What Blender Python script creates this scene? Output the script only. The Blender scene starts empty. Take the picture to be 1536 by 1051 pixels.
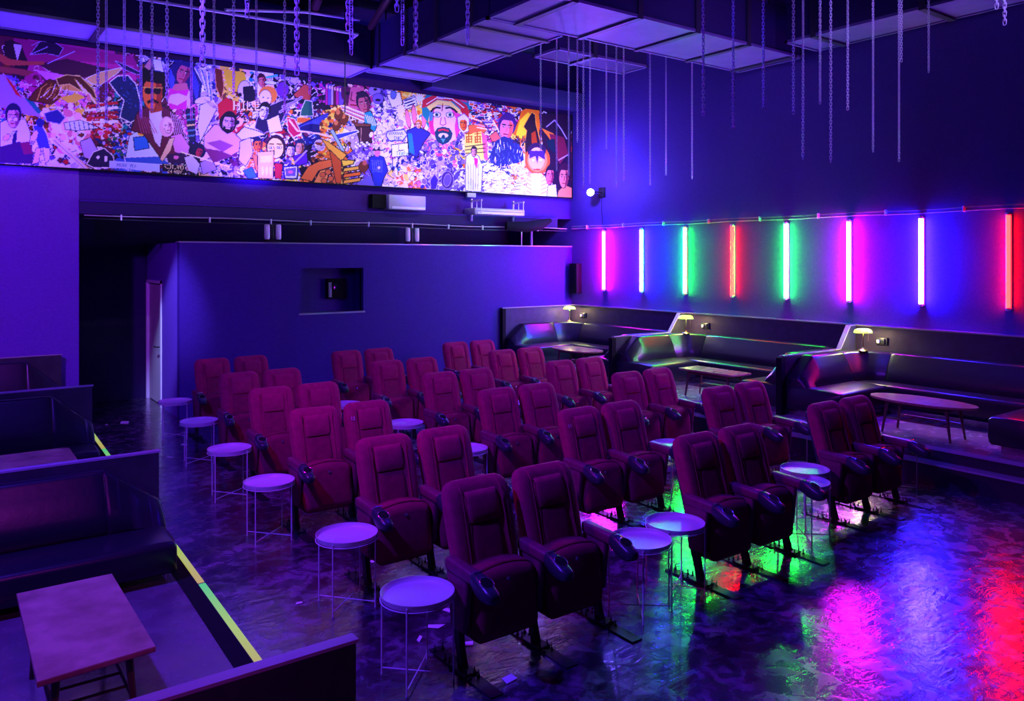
import bpy, bmesh, math, random
import numpy as np
from mathutils import Vector, Matrix
R = math.radians
PI = math.pi
SC = bpy.context.scene
COL = SC.collection
rng = random.Random(7)
CAM_H, FPX, HY, YAW = 2.55, 1190.0, 388.0, R(36.1)
SY_, CY_ = math.sin(YAW), math.cos(YAW)

# ------------------------------------------------------------------ helpers
def tag(o, label=None, cat=None, group=None, kind=None):
    if label: o['label'] = label
    if cat: o['category'] = cat
    if group: o['group'] = group
    if kind: o['kind'] = kind
    return o

def empty(name, loc=(0, 0, 0), rz=0):
    o = bpy.data.objects.new(name, None); COL.objects.link(o)
    o.location = loc; o.rotation_euler = (0, 0, rz); o.empty_display_size = .1
    return o

class MB:
    """collects shapes and links them as ONE mesh object"""
    def __init__(s): s.v = []; s.f = []
    def add(s, vs, fs, M=None):
        b = len(s.v)
        for v in vs:
            v = Vector(v)
            s.v.append(tuple(M @ v) if M else tuple(v))
        s.f += [tuple(i + b for i in f) for f in fs]
        return s
    def box(s, x0, x1, y0, y1, z0, z1, M=None):
        vs = [(x, y, z) for z in (z0, z1) for y in (y0, y1) for x in (x0, x1)]
        return s.add(vs, [(0, 2, 3, 1), (4, 5, 7, 6), (0, 1, 5, 4), (2, 6, 7, 3), (0, 4, 6, 2), (1, 3, 7, 5)], M)
    def rbox(s, x0, x1, y0, y1, z0, z1, r=.01, seg=2, M=None, fn=None, cuts=0):
        bm = bmesh.new()
        bmesh.ops.create_cube(bm, size=1)
        for v in bm.verts:
            v.co = Vector(((x0 + x1) / 2 + v.co.x * (x1 - x0), (y0 + y1) / 2 + v.co.y * (y1 - y0), (z0 + z1) / 2 + v.co.z * (z1 - z0)))
        r = min(r, .49 * min(abs(x1 - x0), abs(y1 - y0), abs(z1 - z0)))
        if cuts:
            bmesh.ops.subdivide_edges(bm, edges=bm.edges[:], cuts=cuts, use_grid_fill=True)
            es = [e for e in bm.edges if len(e.link_faces) == 2 and e.calc_face_angle(0) > .5]
        else:
            es = bm.edges[:]
        bmesh.ops.bevel(bm, geom=es, offset=r, segments=seg, affect='EDGES', profile=.5)
        if fn:
            for v in bm.verts: v.co = Vector(fn(*v.co))
        bm.verts.index_update()
        s.add([v.co.copy() for v in bm.verts], [[v.index for v in f.verts] for f in bm.faces], M)
        bm.free(); return s
    def loft(s, rings, cap=True, closed=True):
        n = len(rings[0]); b = len(s.v)
        for r_ in rings: s.v += [tuple(p) for p in r_]
        for i in range(len(rings) - 1):
            for j in range(n if closed else n - 1):
                k = (j + 1) % n
                s.f.append((b + i * n + j, b + i * n + k, b + (i + 1) * n + k, b + (i + 1) * n + j))
        if cap:
            s.f.append(tuple(b + j for j in range(n))[::-1])
            s.f.append(tuple(b + (len(rings) - 1) * n + j for j in range(n)))
        return s
    def tube(s, pts, r, seg=8, closed=False, cap=True):
        pts = [Vector(p) for p in pts]; n = len(pts); rings = []
        rr = r if isinstance(r, (list, tuple)) else [r] * n
        up = None
        for i, p in enumerate(pts):
            if closed: t = pts[(i + 1) % n] - pts[i - 1]
            else: t = pts[min(i + 1, n - 1)] - pts[max(i - 1, 0)]
            t.normalize()
            if up is None:
                up = Vector((0, 0, 1)) if abs(t.z) < .9 else Vector((1, 0, 0))
            a = (up - t * up.dot(t)).normalized(); c = t.cross(a); up = a
            rings.append([p + (a * math.cos(2 * PI * k / seg) + c * math.sin(2 * PI * k / seg)) * rr[i] for k in range(seg)])
        if closed: rings.append(rings[0]); cap = False
        return s.loft(rings, cap)
    def lathe(s, prof, seg=24, c=(0, 0, 0), M=None):
        b = []
        for r, z in prof:
            b.append([(c[0] + r * math.cos(2 * PI * k / seg), c[1] + r * math.sin(2 * PI * k / seg), c[2] + z) for k in range(seg)])
        if M: b = [[tuple(M @ Vector(p)) for p in q] for q in b]
        return s.loft(b, True)
    def build(s, name, m, parent=None, smooth=35):
        me = bpy.data.meshes.new(name); me.from_pydata(s.v, [], s.f); me.update()
        bm = bmesh.new(); bm.from_mesh(me); bmesh.ops.recalc_face_normals(bm, faces=bm.faces[:]); bm.to_mesh(me); bm.free()
        if smooth:
            me.polygons.foreach_set('use_smooth', [True] * len(me.polygons)); me.set_sharp_from_angle(angle=R(smooth))
        if m: me.materials.append(m)
        o = bpy.data.objects.new(name, me); COL.objects.link(o)
        if parent: o.parent = parent
        return o

def struct(name, mb, m, smooth=0):
    return tag(mb.build(name, m, None, smooth), kind='structure')

def copy_tree(o, parent=None):
    c = o.copy(); COL.objects.link(c)
    if parent: c.parent = parent
    for ch in o.children: copy_tree(ch, c)
    return c

# ------------------------------------------------------------------ materials
def mat(name, col=(.5, .5, .5), rough=.5, metal=0, spec=.5, noise=None, bump=None, emit=None, sheen=0, rnoise=None, coat=0, trans=0):
    m = bpy.data.materials.new(name); m.use_nodes = True
    N = m.node_tree; b = N.nodes['Principled BSDF']
    b.inputs['Base Color'].default_value = (*col, 1); b.inputs['Roughness'].default_value = rough
    b.inputs['Metallic'].default_value = metal; b.inputs['Specular IOR Level'].default_value = spec
    if sheen:
        b.inputs['Sheen Weight'].default_value = sheen; b.inputs['Sheen Roughness'].default_value = .35
        b.inputs['Sheen Tint'].default_value = (min(1, col[0] * 3 + .2), col[1] * 2 + .05, min(1, col[2] * 3 + .2), 1)
    if coat: b.inputs['Coat Weight'].default_value = coat; b.inputs['Coat Roughness'].default_value = .1
    if trans: b.inputs['Transmission Weight'].default_value = trans
    if emit: b.inputs['Emission Color'].default_value = (*emit[0], 1); b.inputs['Emission Strength'].default_value = emit[1]
    tc = N.nodes.new('ShaderNodeTexCoord')
    def ntex(scale, det=6, rg=.6, st=(1, 1, 1)):
        mp = N.nodes.new('ShaderNodeMapping'); mp.inputs['Scale'].default_value = st
        N.links.new(tc.outputs['Object'], mp.inputs[0])
        t = N.nodes.new('ShaderNodeTexNoise'); t.inputs['Scale'].default_value = scale; t.inputs['Detail'].default_value = det; t.inputs['Roughness'].default_value = rg
        N.links.new(mp.outputs[0], t.inputs[0]); return t
    if noise:   # (scale, colour2, lo, hi, stretch)
        t = ntex(noise[0], st=noise[4] if len(noise) > 4 else (1, 1, 1))
        cr = N.nodes.new('ShaderNodeValToRGB'); cr.color_ramp.elements[0].position = noise[2]; cr.color_ramp.elements[1].position = noise[3]
        cr.color_ramp.elements[0].color = (*col, 1); cr.color_ramp.elements[1].color = (*noise[1], 1)
        N.links.new(t.outputs[0], cr.inputs[0]); N.links.new(cr.outputs[0], b.inputs['Base Color'])
    if rnoise:  # (scale, lo, hi)
        t = ntex(rnoise[0]); mr = N.nodes.new('ShaderNodeMapRange'); mr.inputs[1].default_value = .35; mr.inputs[2].default_value = .65
        mr.inputs[3].default_value = rnoise[1]; mr.inputs[4].default_value = rnoise[2]
        N.links.new(t.outputs[0], mr.inputs[0]); N.links.new(mr.outputs[0], b.inputs['Roughness'])
    if bump:    # (scale, strength, dist)
        t = ntex(bump[0], st=bump[3] if len(bump) > 3 else (1, 1, 1)); bp = N.nodes.new('ShaderNodeBump'); bp.inputs['Strength'].default_value = bump[1]; bp.inputs['Distance'].default_value = bump[2]
        N.links.new(t.outputs[0], bp.inputs['Height']); N.links.new(bp.outputs[0], b.inputs['Normal'])
    return m

M = {}
M['wall'] = mat('navy_wall_paint', (.045, .010, .19), .55, noise=(40, (.055, .013, .22), .4, .6), bump=(60, .25, .003), spec=.12)
M['wall_dark'] = mat('black_wall_paint', (.03, .018, .09), .6, spec=.12, bump=(60, .2, .003))
M['wall_side'] = mat('violet_wall_paint', (.15, .05, .42), .55, noise=(30, (.17, .06, .46), .4, .6), bump=(70, .3, .003), spec=.12)
M['wainscot'] = mat('wainscot_laminate', (.045, .028, .08), .5, noise=(8, (.055, .035, .10), .4, .6), spec=.25)
M['trim'] = mat('glossy_trim', (.40, .36, .42), .22, coat=.5)
M['panel'] = mat('partition_laminate', (.035, .035, .045), .3, noise=(6, (.05, .05, .06), .4, .6))
M['velvet'] = mat('burgundy_velvet', (.42, .004, .09), .85, spec=.2, sheen=.3, noise=(18, (.32, .003, .07), .35, .65), bump=(300, .2, .001))
M['velvet_d'] = mat('burgundy_velvet_shaded', (.30, .003, .065), .85, spec=.2, sheen=.2, noise=(14, (.22, .002, .05), .35, .65), bump=(300, .2, .001))  # darker velvet copy; shade of the recessed centre panel put into colour
M['plastic'] = mat('black_plastic', (.03, .03, .045), .35)
M['arm'] = mat('armrest_vinyl', (.20, .006, .07), .5, noise=(20, (.15, .005, .055), .4, .6))
M['rim'] = mat('polished_rim', (.5, .5, .55), .18, metal=.8)
M['steel'] = mat('black_steel', (.02, .02, .025), .4, metal=.5)
M['stool'] = mat('white_powder_coat', (.62, .62, .66), .4, rnoise=(5, .33, .45))
M['leather'] = mat('black_leather', (.012, .010, .020), .30, spec=.5, bump=(7, .12, .012))
M['wood'] = mat('brown_wood', (.27, .13, .09), .4, noise=(4, (.50, .30, .20), .36, .62, (1, 1, 1)), rnoise=(4, .3, .5))
M['wood_r'] = mat('warm_wood', (.30, .13, .09), .25, noise=(5, (.38, .18, .12), .35, .65, (1, 5, 1)))
M['wood_leg'] = mat('dark_wood', (.10, .045, .03), .4)
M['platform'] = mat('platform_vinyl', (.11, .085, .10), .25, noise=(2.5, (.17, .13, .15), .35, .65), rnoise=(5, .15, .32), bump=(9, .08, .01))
M['riser'] = mat('black_riser', (.02, .02, .025), .5)
M['brass'] = mat('brass', (.75, .55, .22), .22, metal=.95)
M['chain'] = mat('galvanised_chain', (.8, .78, .85), .35, metal=.2)
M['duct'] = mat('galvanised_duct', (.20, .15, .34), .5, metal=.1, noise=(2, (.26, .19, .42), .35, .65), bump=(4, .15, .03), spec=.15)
M['duct_dark'] = mat('dark_duct', (.05, .035, .13), .55, bump=(5, .2, .03), spec=.15)  # dark tone of the duct sides; most undersides get a lighter one
M['duct_lit'] = mat('duct_lit_underside', (.42, .34, .60), .6, spec=.15, noise=(1.5, (.5, .4, .68), .35, .65))  # paler copy of the duct, light on its underside put into the colour
M['flange'] = mat('duct_flange', (.05, .05, .07), .5)
M['ceiling'] = mat('dark_ceiling', (.02, .016, .05), .8)
M['ac'] = mat('ac_plastic', (.42, .42, .46), .4)
M['white'] = mat('white_metal', (.8, .8, .82), .35)
M['paper'] = mat('paper', (.75, .72, .75), .7)
M['door'] = mat('door_paint', (.55, .52, .5), .5)
M['black'] = mat('matt_black', (.008, .008, .01), .85, spec=.15)
M['lens'] = mat('lens_glass', (.01, .01, .02), .05)
M['ink'] = mat('white_ink', (.85, .8, .85), .5)

def floor_mat():
    m = bpy.data.materials.new('stained_concrete'); m.use_nodes = True
    N = m.node_tree; L = N.links; b = N.nodes['Principled BSDF']
    tc = N.nodes.new('ShaderNodeTexCoord')
    def noise(sc, det, rg, dist=0, st=(1, 1, 1), rot=0):
        mp = N.nodes.new('ShaderNodeMapping'); mp.inputs['Scale'].default_value = st; mp.inputs['Rotation'].default_value = (0, 0, rot)
        L.new(tc.outputs['Object'], mp.inputs[0])
        t = N.nodes.new('ShaderNodeTexNoise'); t.inputs['Scale'].default_value = sc; t.inputs['Detail'].default_value = det
        t.inputs['Roughness'].default_value = rg; t.inputs['Distortion'].default_value = dist
        L.new(mp.outputs[0], t.inputs[0]); return t
    big = noise(1.3, 8, .65, .6); fine = noise(7, 5, .6, .8); bmp = noise(7, 5, .6, .8); scr = noise(3, 4, .6, 1.2, (1, 4, 1), .7)
    mx = N.nodes.new('ShaderNodeMath'); mx.operation = 'MULTIPLY'; L.new(big.outputs[0], mx.inputs[0]); L.new(fine.outputs[0], mx.inputs[1])
    cr = N.nodes.new('ShaderNodeValToRGB'); L.new(mx.outputs[0], cr.inputs[0])
    e = cr.color_ramp.elements; e[0].position = .19; e[0].color = (.012, .009, .022, 1); e[1].position = .35; e[1].color = (.15, .11, .19, 1)
    k = e.new(.265); k.color = (.04, .03, .06, 1)
    L.new(cr.outputs[0], b.inputs['Base Color'])
    mr = N.nodes.new('ShaderNodeMapRange'); L.new(fine.outputs[0], mr.inputs[0]); mr.inputs[1].default_value = .35; mr.inputs[2].default_value = .65
    mr.inputs[3].default_value = .14; mr.inputs[4].default_value = .36; L.new(mr.outputs[0], b.inputs['Roughness'])
    ad = N.nodes.new('ShaderNodeMath'); ad.operation = 'ADD'; L.new(scr.outputs[0], ad.inputs[0]); L.new(bmp.outputs[0], ad.inputs[1])
    bp = N.nodes.new('ShaderNodeBump'); bp.inputs['Strength'].default_value = .24; bp.inputs['Distance'].default_value = .012
    L.new(ad.outputs[0], bp.inputs['Height']); L.new(bp.outputs[0], b.inputs['Normal'])
    b.inputs['Specular IOR Level'].default_value = .8; b.inputs['Coat Weight'].default_value = .9; b.inputs['Coat Roughness'].default_value = .15; L.new(bp.outputs[0], b.inputs['Coat Normal'])
    return m
M['floor'] = floor_mat()

NEON = {'pink': (.8, .008, .95), 'blue': (.025, .012, 1), 'green': (.006, 1, .05), 'red': (1, .003, .003)}
for k, c in NEON.items():
    s = {'pink': 290, 'blue': 560, 'green': 200, 'red': 85}[k]
    M['tube_' + k] = mat('lit_tube_' + k, c, .3, emit=(c, s))
    M['cover_' + k] = mat('tube_cover_' + k, (.8, .8, .8), .3)

# ------------------------------------------------------------------ the setting
YB, XR, ZC = 13.34, 11.36, 6.9
LX = 1.58         # edge of the left platform
LZ, RZ = .22, .40
struct('floor', MB().box(-1.4, XR, -1.2, 15.8, -.1, 0), M['floor'])
struct('ceiling', MB().box(-1.4, XR + .2, -1.4, 15.9, ZC, ZC + .1), M['ceiling'])
M['wall_r'] = mat('navy_wall_paint_right', (.10, .06, .28), .55, noise=(40, (.12, .07, .31), .4, .6), bump=(60, .25, .003), spec=.12)
struct('wall_right', MB().box(XR, XR + .2, -1.4, 15.9, 0, ZC), M['wall_r'])
struct('wall_left', MB().box(-1.6, -1.4, -1.4, 15.9, 0, ZC), M['wall_side'])
struct('wall_front', MB().box(-1.4, XR, -1.4, -1.2, 0, ZC), M['wall_dark'])
# low projection wall with its window opening; the end face looks towards the corridor
hx0, hx1, hz0, hz1 = 5.16, 6.36, 1.60, 2.385
lw = MB()
lw.box(3.17, hx0, YB, YB + .16, 0, 2.81).box(hx1, XR, YB, YB + .16, 0, 2.81).box(hx0, hx1, YB, YB + .16, 0, hz0).box(hx0, hx1, YB, YB + .16, hz1, 2.81)
struct('wall_back', lw, M['wall'])
struct('trim_1', MB().box(3.15, XR, YB - .015, YB + .18, 2.81, 2.83), M['trim'])
struct('wall_corridor_side', MB().box(3.17, 3.33, YB + .16, 14.55, 0, 2.81).box(3.17, 3.33, 14.55, 15.7, 2.17, 2.81), M['wall_side'])
struct('wall_corridor_end', MB().box(-1.4, XR, 15.75, 15.9, 0, ZC), M['wall_dark'])
struct('wall_back_left', MB().box(-1.4, 1.75, YB, YB + .16, 0, 3.88), M['wall_side'])
struct('wall_back_upper', MB().box(-1.4, XR, YB + .02, YB + .2, 3.42, ZC), M['wall'])
struct('trim_2', MB().box(1.75, 10.9, YB - .06, YB + .2, 3.22, 3.44), M['wall_dark'])
struct('trim_3', MB().box(1.75, 10.9, YB - .075, YB - .02, 3.40, 3.43), M['wall'])
# projection window: recess box, inner panel, port
w = struct('window_1', MB().box(hx0 - .02, hx1 + .02, YB + .42, YB + .46, hz0 - .02, hz1 + .02)
           .box(hx0 - .03, hx0, YB + .1, YB + .46, hz0, hz1).box(hx1, hx1 + .03, YB + .1, YB + .46, hz0, hz1)
           .box(hx0, hx1, YB + .1, YB + .46, hz1, hz1 + .03), M['wall'])
struct('window_2', MB().box(hx0 - .025, hx1 + .025, YB - .02, YB + .40, hz0 - .03, hz0), M['trim'])
# door in the corridor side wall
d = struct('door_1', MB().rbox(3.20, 3.25, 14.62, 15.68, .01, 2.12, .006), M['door'])
MB().box(3.15, 3.24, 14.56, 14.62, 0, 2.17).box(3.15, 3.24, 14.56, 15.74, 2.12, 2.17).box(3.15, 3.24, 15.68, 15.74, 0, 2.17).build('door_frame', M['white'], d, 0)
MB().tube([(3.2, 14.72, 1.02), (3.12, 14.72, 1.02), (3.11, 14.85, 1.02)], .012).rbox(3.185, 3.2, 14.69, 14.75, .94, 1.1, .003).build('door_handle', M['steel'], d)
struct('window_3', MB().box(3.155, 3.2, 15.70, 15.72, 0, 2.1), M['trim'])

# right platform and its step
struct('floor_platform_right', MB().box(9.27, XR, -1.2, YB, 0, RZ), mat('lit_platform_vinyl', (.26, .20, .24), .25, noise=(2.5, (.34, .27, .30), .35, .65), rnoise=(5, .15, .32), bump=(9, .06, .01)))  # lighter copy of the platform vinyl, tube and lamp light put into colour
struct('trim_4', MB().box(9.24, 9.30, -1.2, YB, RZ - .035, RZ + .006), M['trim'])
struct('trim_5', MB().box(9.255, 9.27, -1.2, YB, .24, RZ - .035), M['riser'])
struct('trim_6', MB().box(9.10, 9.255, -1.2, YB, 0, .225), M['riser'])
struct('trim_7', MB().box(9.085, 9.255, -1.2, YB, .225, .245), M['trim'])
# left platform, dark border, photoluminescent safety tape along its nosing
def lx(y): return 1.50 + (y - 3) * .0265
def strip(xo0, xo1, y0, y1, z0, z1):
    return MB().add([(lx(y) + xo, y, z) for z in (z0, z1) for y, xo in ((y0, xo0), (y0, xo1), (y1, xo1), (y1, xo0))],
                    [(0, 1, 2, 3), (4, 5, 6, 7), (0, 1, 5, 4), (1, 2, 6, 5), (2, 3, 7, 6), (3, 0, 4, 7)])
pl = MB(); pl.add([(-1.4, -1.2, 0), (lx(-1.2), -1.2, 0), (lx(YB), YB, 0), (-1.4, YB, 0), (-1.4, -1.2, LZ), (lx(-1.2), -1.2, LZ), (lx(YB), YB, LZ), (-1.4, YB, LZ)],
                  [(0, 1, 2, 3), (4, 5, 6, 7), (0, 1, 5, 4), (1, 2, 6, 5), (2, 3, 7, 6), (3, 0, 4, 7)])
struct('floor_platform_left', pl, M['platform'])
struct('trim_8', strip(-.16, -.05, -1.2, YB, LZ - .01, LZ + .004), M['black'])
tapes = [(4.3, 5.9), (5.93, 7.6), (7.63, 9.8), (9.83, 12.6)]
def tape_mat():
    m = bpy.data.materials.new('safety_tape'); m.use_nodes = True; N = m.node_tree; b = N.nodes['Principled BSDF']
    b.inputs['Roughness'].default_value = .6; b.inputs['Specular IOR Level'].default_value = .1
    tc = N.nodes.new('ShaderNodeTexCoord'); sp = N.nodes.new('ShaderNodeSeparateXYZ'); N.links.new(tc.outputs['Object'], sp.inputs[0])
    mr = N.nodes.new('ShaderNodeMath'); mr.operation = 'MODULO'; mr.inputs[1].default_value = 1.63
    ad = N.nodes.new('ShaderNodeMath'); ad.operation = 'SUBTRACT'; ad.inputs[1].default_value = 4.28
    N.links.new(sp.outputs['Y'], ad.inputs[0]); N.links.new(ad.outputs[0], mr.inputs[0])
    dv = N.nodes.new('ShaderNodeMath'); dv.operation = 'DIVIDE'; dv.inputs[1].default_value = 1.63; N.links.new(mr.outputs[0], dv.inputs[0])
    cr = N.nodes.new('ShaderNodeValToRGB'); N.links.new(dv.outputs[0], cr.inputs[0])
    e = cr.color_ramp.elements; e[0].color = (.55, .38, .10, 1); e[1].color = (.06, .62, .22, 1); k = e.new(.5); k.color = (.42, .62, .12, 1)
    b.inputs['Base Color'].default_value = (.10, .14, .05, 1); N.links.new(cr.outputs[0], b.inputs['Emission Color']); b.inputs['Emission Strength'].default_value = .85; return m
M['tape'] = tape_mat()  # tape glow and its colour fade are put in as emission
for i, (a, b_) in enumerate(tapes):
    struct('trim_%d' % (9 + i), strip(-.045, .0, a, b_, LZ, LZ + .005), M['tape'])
# wainscot along right wall and behind the first booth
struct('baseboard_right', MB().box(11.28, XR, -1.2, YB, RZ, 1.54), M['wainscot'])
struct('trim_13', MB().box(11.255, XR, -1.2, YB, 1.54, 1.56), M['trim'])
struct('baseboard_back', MB().box(9.5, 11.28, YB - .06, YB, RZ, 1.53), M['wainscot'])
struct('trim_14', MB().box(9.43, 11.28, YB - .08, YB, 1.53, 1.55), M['trim'])
struct('trim_15', MB().box(9.42, 9.5, YB - .1, YB, 0, 1.53), M['black'])

# ------------------------------------------------------------------ cinema seats
def sring(cx, cy, cz, w, th, yb, n=32, p=4.2, dep=.0, tilt=0):
    """rounded-rectangle ring of a back, hollow in the middle of its front"""
    o = []
    for k in range(n):
        a = 2 * PI * k / n; c, s = math.cos(a), math.sin(a)
        x = w / 2 * math.copysign(abs(c) ** (2 / p), c); y = th / 2 * math.copysign(abs(s) ** (2 / p), s)
        if y < 0: y += dep * max(0, 1 - (abs(x) / (w * .33)) ** 4)
        o.append((cx + x, cy + y, cz))
    return o
def back_y(z):      # front-to-back position of the reclined back at height z
    u = (z - .38) / .70
    return .12 + .17 * u + .03 * u * u
def make_pair():
    root = empty('cinema_seat_pair')
    for x0 in (-.285, .285):
        b = MB(); rings = []
        prof = [(.36, .40, .05), (.39, .44, .09), (.44, .46, .12), (.55, .475, .15), (.68, .49, .16), (.80, .50, .165), (.92, .50, .16), (1.00, .495, .14), (1.04, .475, .115), (1.065, .43, .075), (1.08, .36, .03)]
        for z, w_, th in prof:
            rings.append(sring(x0, back_y(z), z, w_, th, 0, dep=.028 if .45 < z < 1.03 else .012))
        b.loft(rings); bk = b.build('backrest', M['velvet'], root, 60)
        # centre panel and head cushion, each a padded insert
        def ins(z0, z1, w_, bulge, name, m):
            q = MB(); rr = []
            n = 7
            for i in range(n + 1):
                t = i / n; z = z0 + (z1 - z0) * t; e = math.sin(PI * min(1, max(0, t * .96 + .02))) ** .35
                rr.append(sring(x0, back_y(z) - .082 + .028, z, w_ * (.9 + .1 * e), .03 + bulge * e, 0, 24, 4))
            q.loft(rr); return q.build(name, m, bk, 60)
        ins(.83, 1.015, .255, .045, 'head_cushion', M['velvet'])
        ins(.46, .815, .245, .022, 'centre_panel', M['velvet_d'])
        q = MB()
        for sx in (-1, 1):
            q.tube([(x0 + sx * .155, back_y(z) - .078 - .002 * (i % 2), z) for i, z in enumerate((.48, .6, .72, .84, .95, 1.02))] + [(x0 + sx * .15, back_y(1.06) - .035, 1.063), (x0 + sx * .15, back_y(1.07), 1.075)], .0035, 5)
        q.build('piping', M['velvet'], bk)
        q = MB(); q.rbox(x0 - .21, x0 + .21, 0, .03, .30, 1.0, .012, 2, fn=lambda x, y, z: (x, y + back_y(z) + .062, z)); q.build('back_shell', M['plastic'], bk)
        # tipped-up seat: thick pad standing on its hinge, arched upper edge
        def sf(x, y, z):
            u = (x - x0) / .25; t = (z - .18) / .40
            z2 = z + (.045 * (1 - u * u) - .02) * max(0, t)
            y2 = y + .045 * t + (-.02 * (1 - u * u) * math.sin(PI * min(1, max(0, t))))
            return (x, y2, z2)
        st = MB().rbox(x0 - .25, x0 + .25, -.11, .09, .17, .59, .06, 4, fn=sf, cuts=5).build('seat', M['velvet_d'], root, 60)
        bt = Matrix.Translation((x0 + .0, -.088, .53)) @ Matrix.Rotation(R(80), 4, 'X')
        MB().lathe([(0.0, .0), (.013, .0), (.012, .006), (0.001, .008)], 12, M=bt).build('seat_number_button', M['rim'], st)
    for i, x in enumerate((-.57, 0, .57)):
        arm = MB()
        arm.rbox(x - .042, x + .042, -.15, .16, .59, .67, .022, 3, fn=lambda X, Y, Z: (X, Y, Z - .02 * max(0, -Y) / .2)); a = arm.build('armrest', M['arm'], root, 60)
        c = MB(); rings = []
        for y, w_, z0, z1 in ((-.12, .070, .575, .650), (-.15, .088, .56, .66), (-.20, .10, .53, .655), (-.26, .108, .515, .632), (-.31, .10, .515, .607), (-.345, .075, .53, .592), (-.355, .04, .545, .577)):
            rings.append([(x + w_ / 2 * math.copysign(abs(math.cos(t)) ** .7, math.cos(t)), y, (z0 + z1) / 2 + (z1 - z0) / 2 * math.copysign(abs(math.sin(t)) ** .7, math.sin(t))) for t in [2 * PI * k / 16 for k in range(16)]])
        c.loft(rings); ch = c.build('cup_holder', M['plastic'], a, 60)
        T = Matrix.Translation((x, -.262, .6285)) @ Matrix.Rotation(R(24), 4, 'X')
        MB().tube([T @ Vector((.043 * math.cos(t), .046 * math.sin(t), 0)) for t in [2 * PI * k / 20 for k in range(20)]], .0035, 6, closed=True) \
            .tube([(x - .036, -.165, .665), (x + .036, -.165, .665)], .0035, 6).build('cup_rim', M['rim'], ch)
        MB().lathe([(.039, -.004), (.038, .003), (.001, .003)], 20, M=T).build('cup_well', M['black'], ch)
        s = MB()   # side standard
        s.rbox(x - .028, x + .028, -.10, .15, .24, .60, .02, 2, fn=lambda X, Y, Z: (X, Y * (.55 + .45 * (Z - .2) / .4) + .015, Z))
        s.build('side_panel', M['arm'], root, 60)
        l = MB(); l.loft([[(x + sx * .02, y + sy * d, z) for sx, sy in ((-1, -1), (1, -1), (1, 1), (-1, 1))] for y, z, d in ((.05, .30, .04), (.05, .22, .035), (.025, .12, .026), (.0, .03, .03), (-.005, .012, .04))])
        l.rbox(x - .05, x + .05, -.10, .09, .012, .022, .003, 1)
        l.build('leg', M['steel'], root)
        q = MB().box(x - .045, x + .045, -.37, .34, .0, .01)
        for yy in (-.13, -.085, .11, .16, .29):
            for sx in (-.03, .03):
                q.tube([(x + sx, yy, .01), (x + sx, yy, .052)], .0045, 6).lathe([(.011, .012), (.011, .022), (.001, .022)], 6, c=(x + sx, yy, 0))
        q.build('floor_rail', M['steel'], root, 30)
    return root
proto = make_pair()
seats = [  # centre X, Y of the feet, turn
    [(3.22, 4.15, 0), (5.45, 4.17, 0), (7.65, 4.38, 0)],
    [(3.30, 5.64, 0), (5.42, 5.63, 0), (7.58, 5.68, 0)],
    [(3.32, 7.19, 0), (5.45, 7.08, 0), (7.56, 7.15, 0)],
    [(3.40, 8.66, 0), (5.58, 8.56, 0), (7.60, 8.56, 0)],
    [(3.48, 10.08, 0), (5.58, 10.03, 0), (7.70, 10.15, 0)],
    [(3.60, 11.75, 0), (5.62, 11.52, 0), (7.72, 11.60, 0)]]
RN = ['front row', 'second row', 'third row', 'fourth row', 'fifth row', 'rear row']
CN = ['left', 'middle', 'right']
first = True
for r_, row in enumerate(seats):
    for c_, (x, y, a) in enumerate(row):
        o = proto if first else copy_tree(proto); first = False
        o.location = (x, y, 0); o.rotation_euler.z = R(a)
        tag(o, 'joined pair of burgundy velvet cinema seats in the %s, %s block of seats' % (RN[r_], CN[c_]), 'cinema seats', 'paired cinema seats')
        def number(txt, lx_, lz):
            cu = bpy.data.curves.new('seat_number', 'FONT'); cu.body = txt; cu.size = .05; cu.extrude = .0006; cu.align_x = 'CENTER'
            tmp = bpy.data.objects.new('seat_number', cu); me_ = bpy.data.meshes.new_from_object(tmp); bpy.data.objects.remove(tmp)
            t = bpy.data.objects.new('seat_number', me_); COL.objects.link(t); t.data.materials.clear(); t.data.materials.append(M['ink'])
            bk = [q for q in o.children if q.name.startswith('backrest')][0 if lx_ < 0 else 1]
            t.parent = bk; t.location = (lx_, back_y(lz) - .084, lz); t.rotation_euler = (R(90 - 14), 0, 0)
        if (r_, c_) == (2, 0): number('12', .285 - .2, .93)
        if (r_, c_) == (1, 1): number('11', -.285 - .2, .93)

# ------------------------------------------------------------------ tray tables (round, white)
def make_stool():
    root = empty('tray_table')
    MB().lathe([(.001, .497), (.208, .497), (.215, .500), (.222, .520), (.224, .528), (.2265, .528), (.2255, .518), (.218, .493), (.21, .490), (.001, .490)], 48).build('tray', M['stool'], root, 50)
    for k in range(4):
        a = R(20) + k * PI / 2
        x, y = .226 * math.cos(a), .226 * math.sin(a)
        MB().tube([(x, y, 0.001), (x, y, .512)], .0055, 8).lathe([(.007, 0), (.007, .01), (.001, .01)], 8, c=(x, y, 0)).build('leg', M['stool'], root)
    q = MB()
    for k in range(2):
        a = R(20) + k * PI / 2
        q.tube([(.226 * math.cos(a), .226 * math.sin(a), .035 + .006 * k), (-.226 * math.cos(a), -.226 * math.sin(a), .035 + .006 * k)], .004, 6)
    q.build('cross_brace', M['stool'], root)
    q = MB().tube([(.226 * math.cos(t), .226 * math.sin(t), .488) for t in [2 * PI * k / 40 for k in range(40)]], .004, 6, closed=True)
    q.build('tray_ring', M['stool'], root)
    return root
st0 = make_stool()
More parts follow.
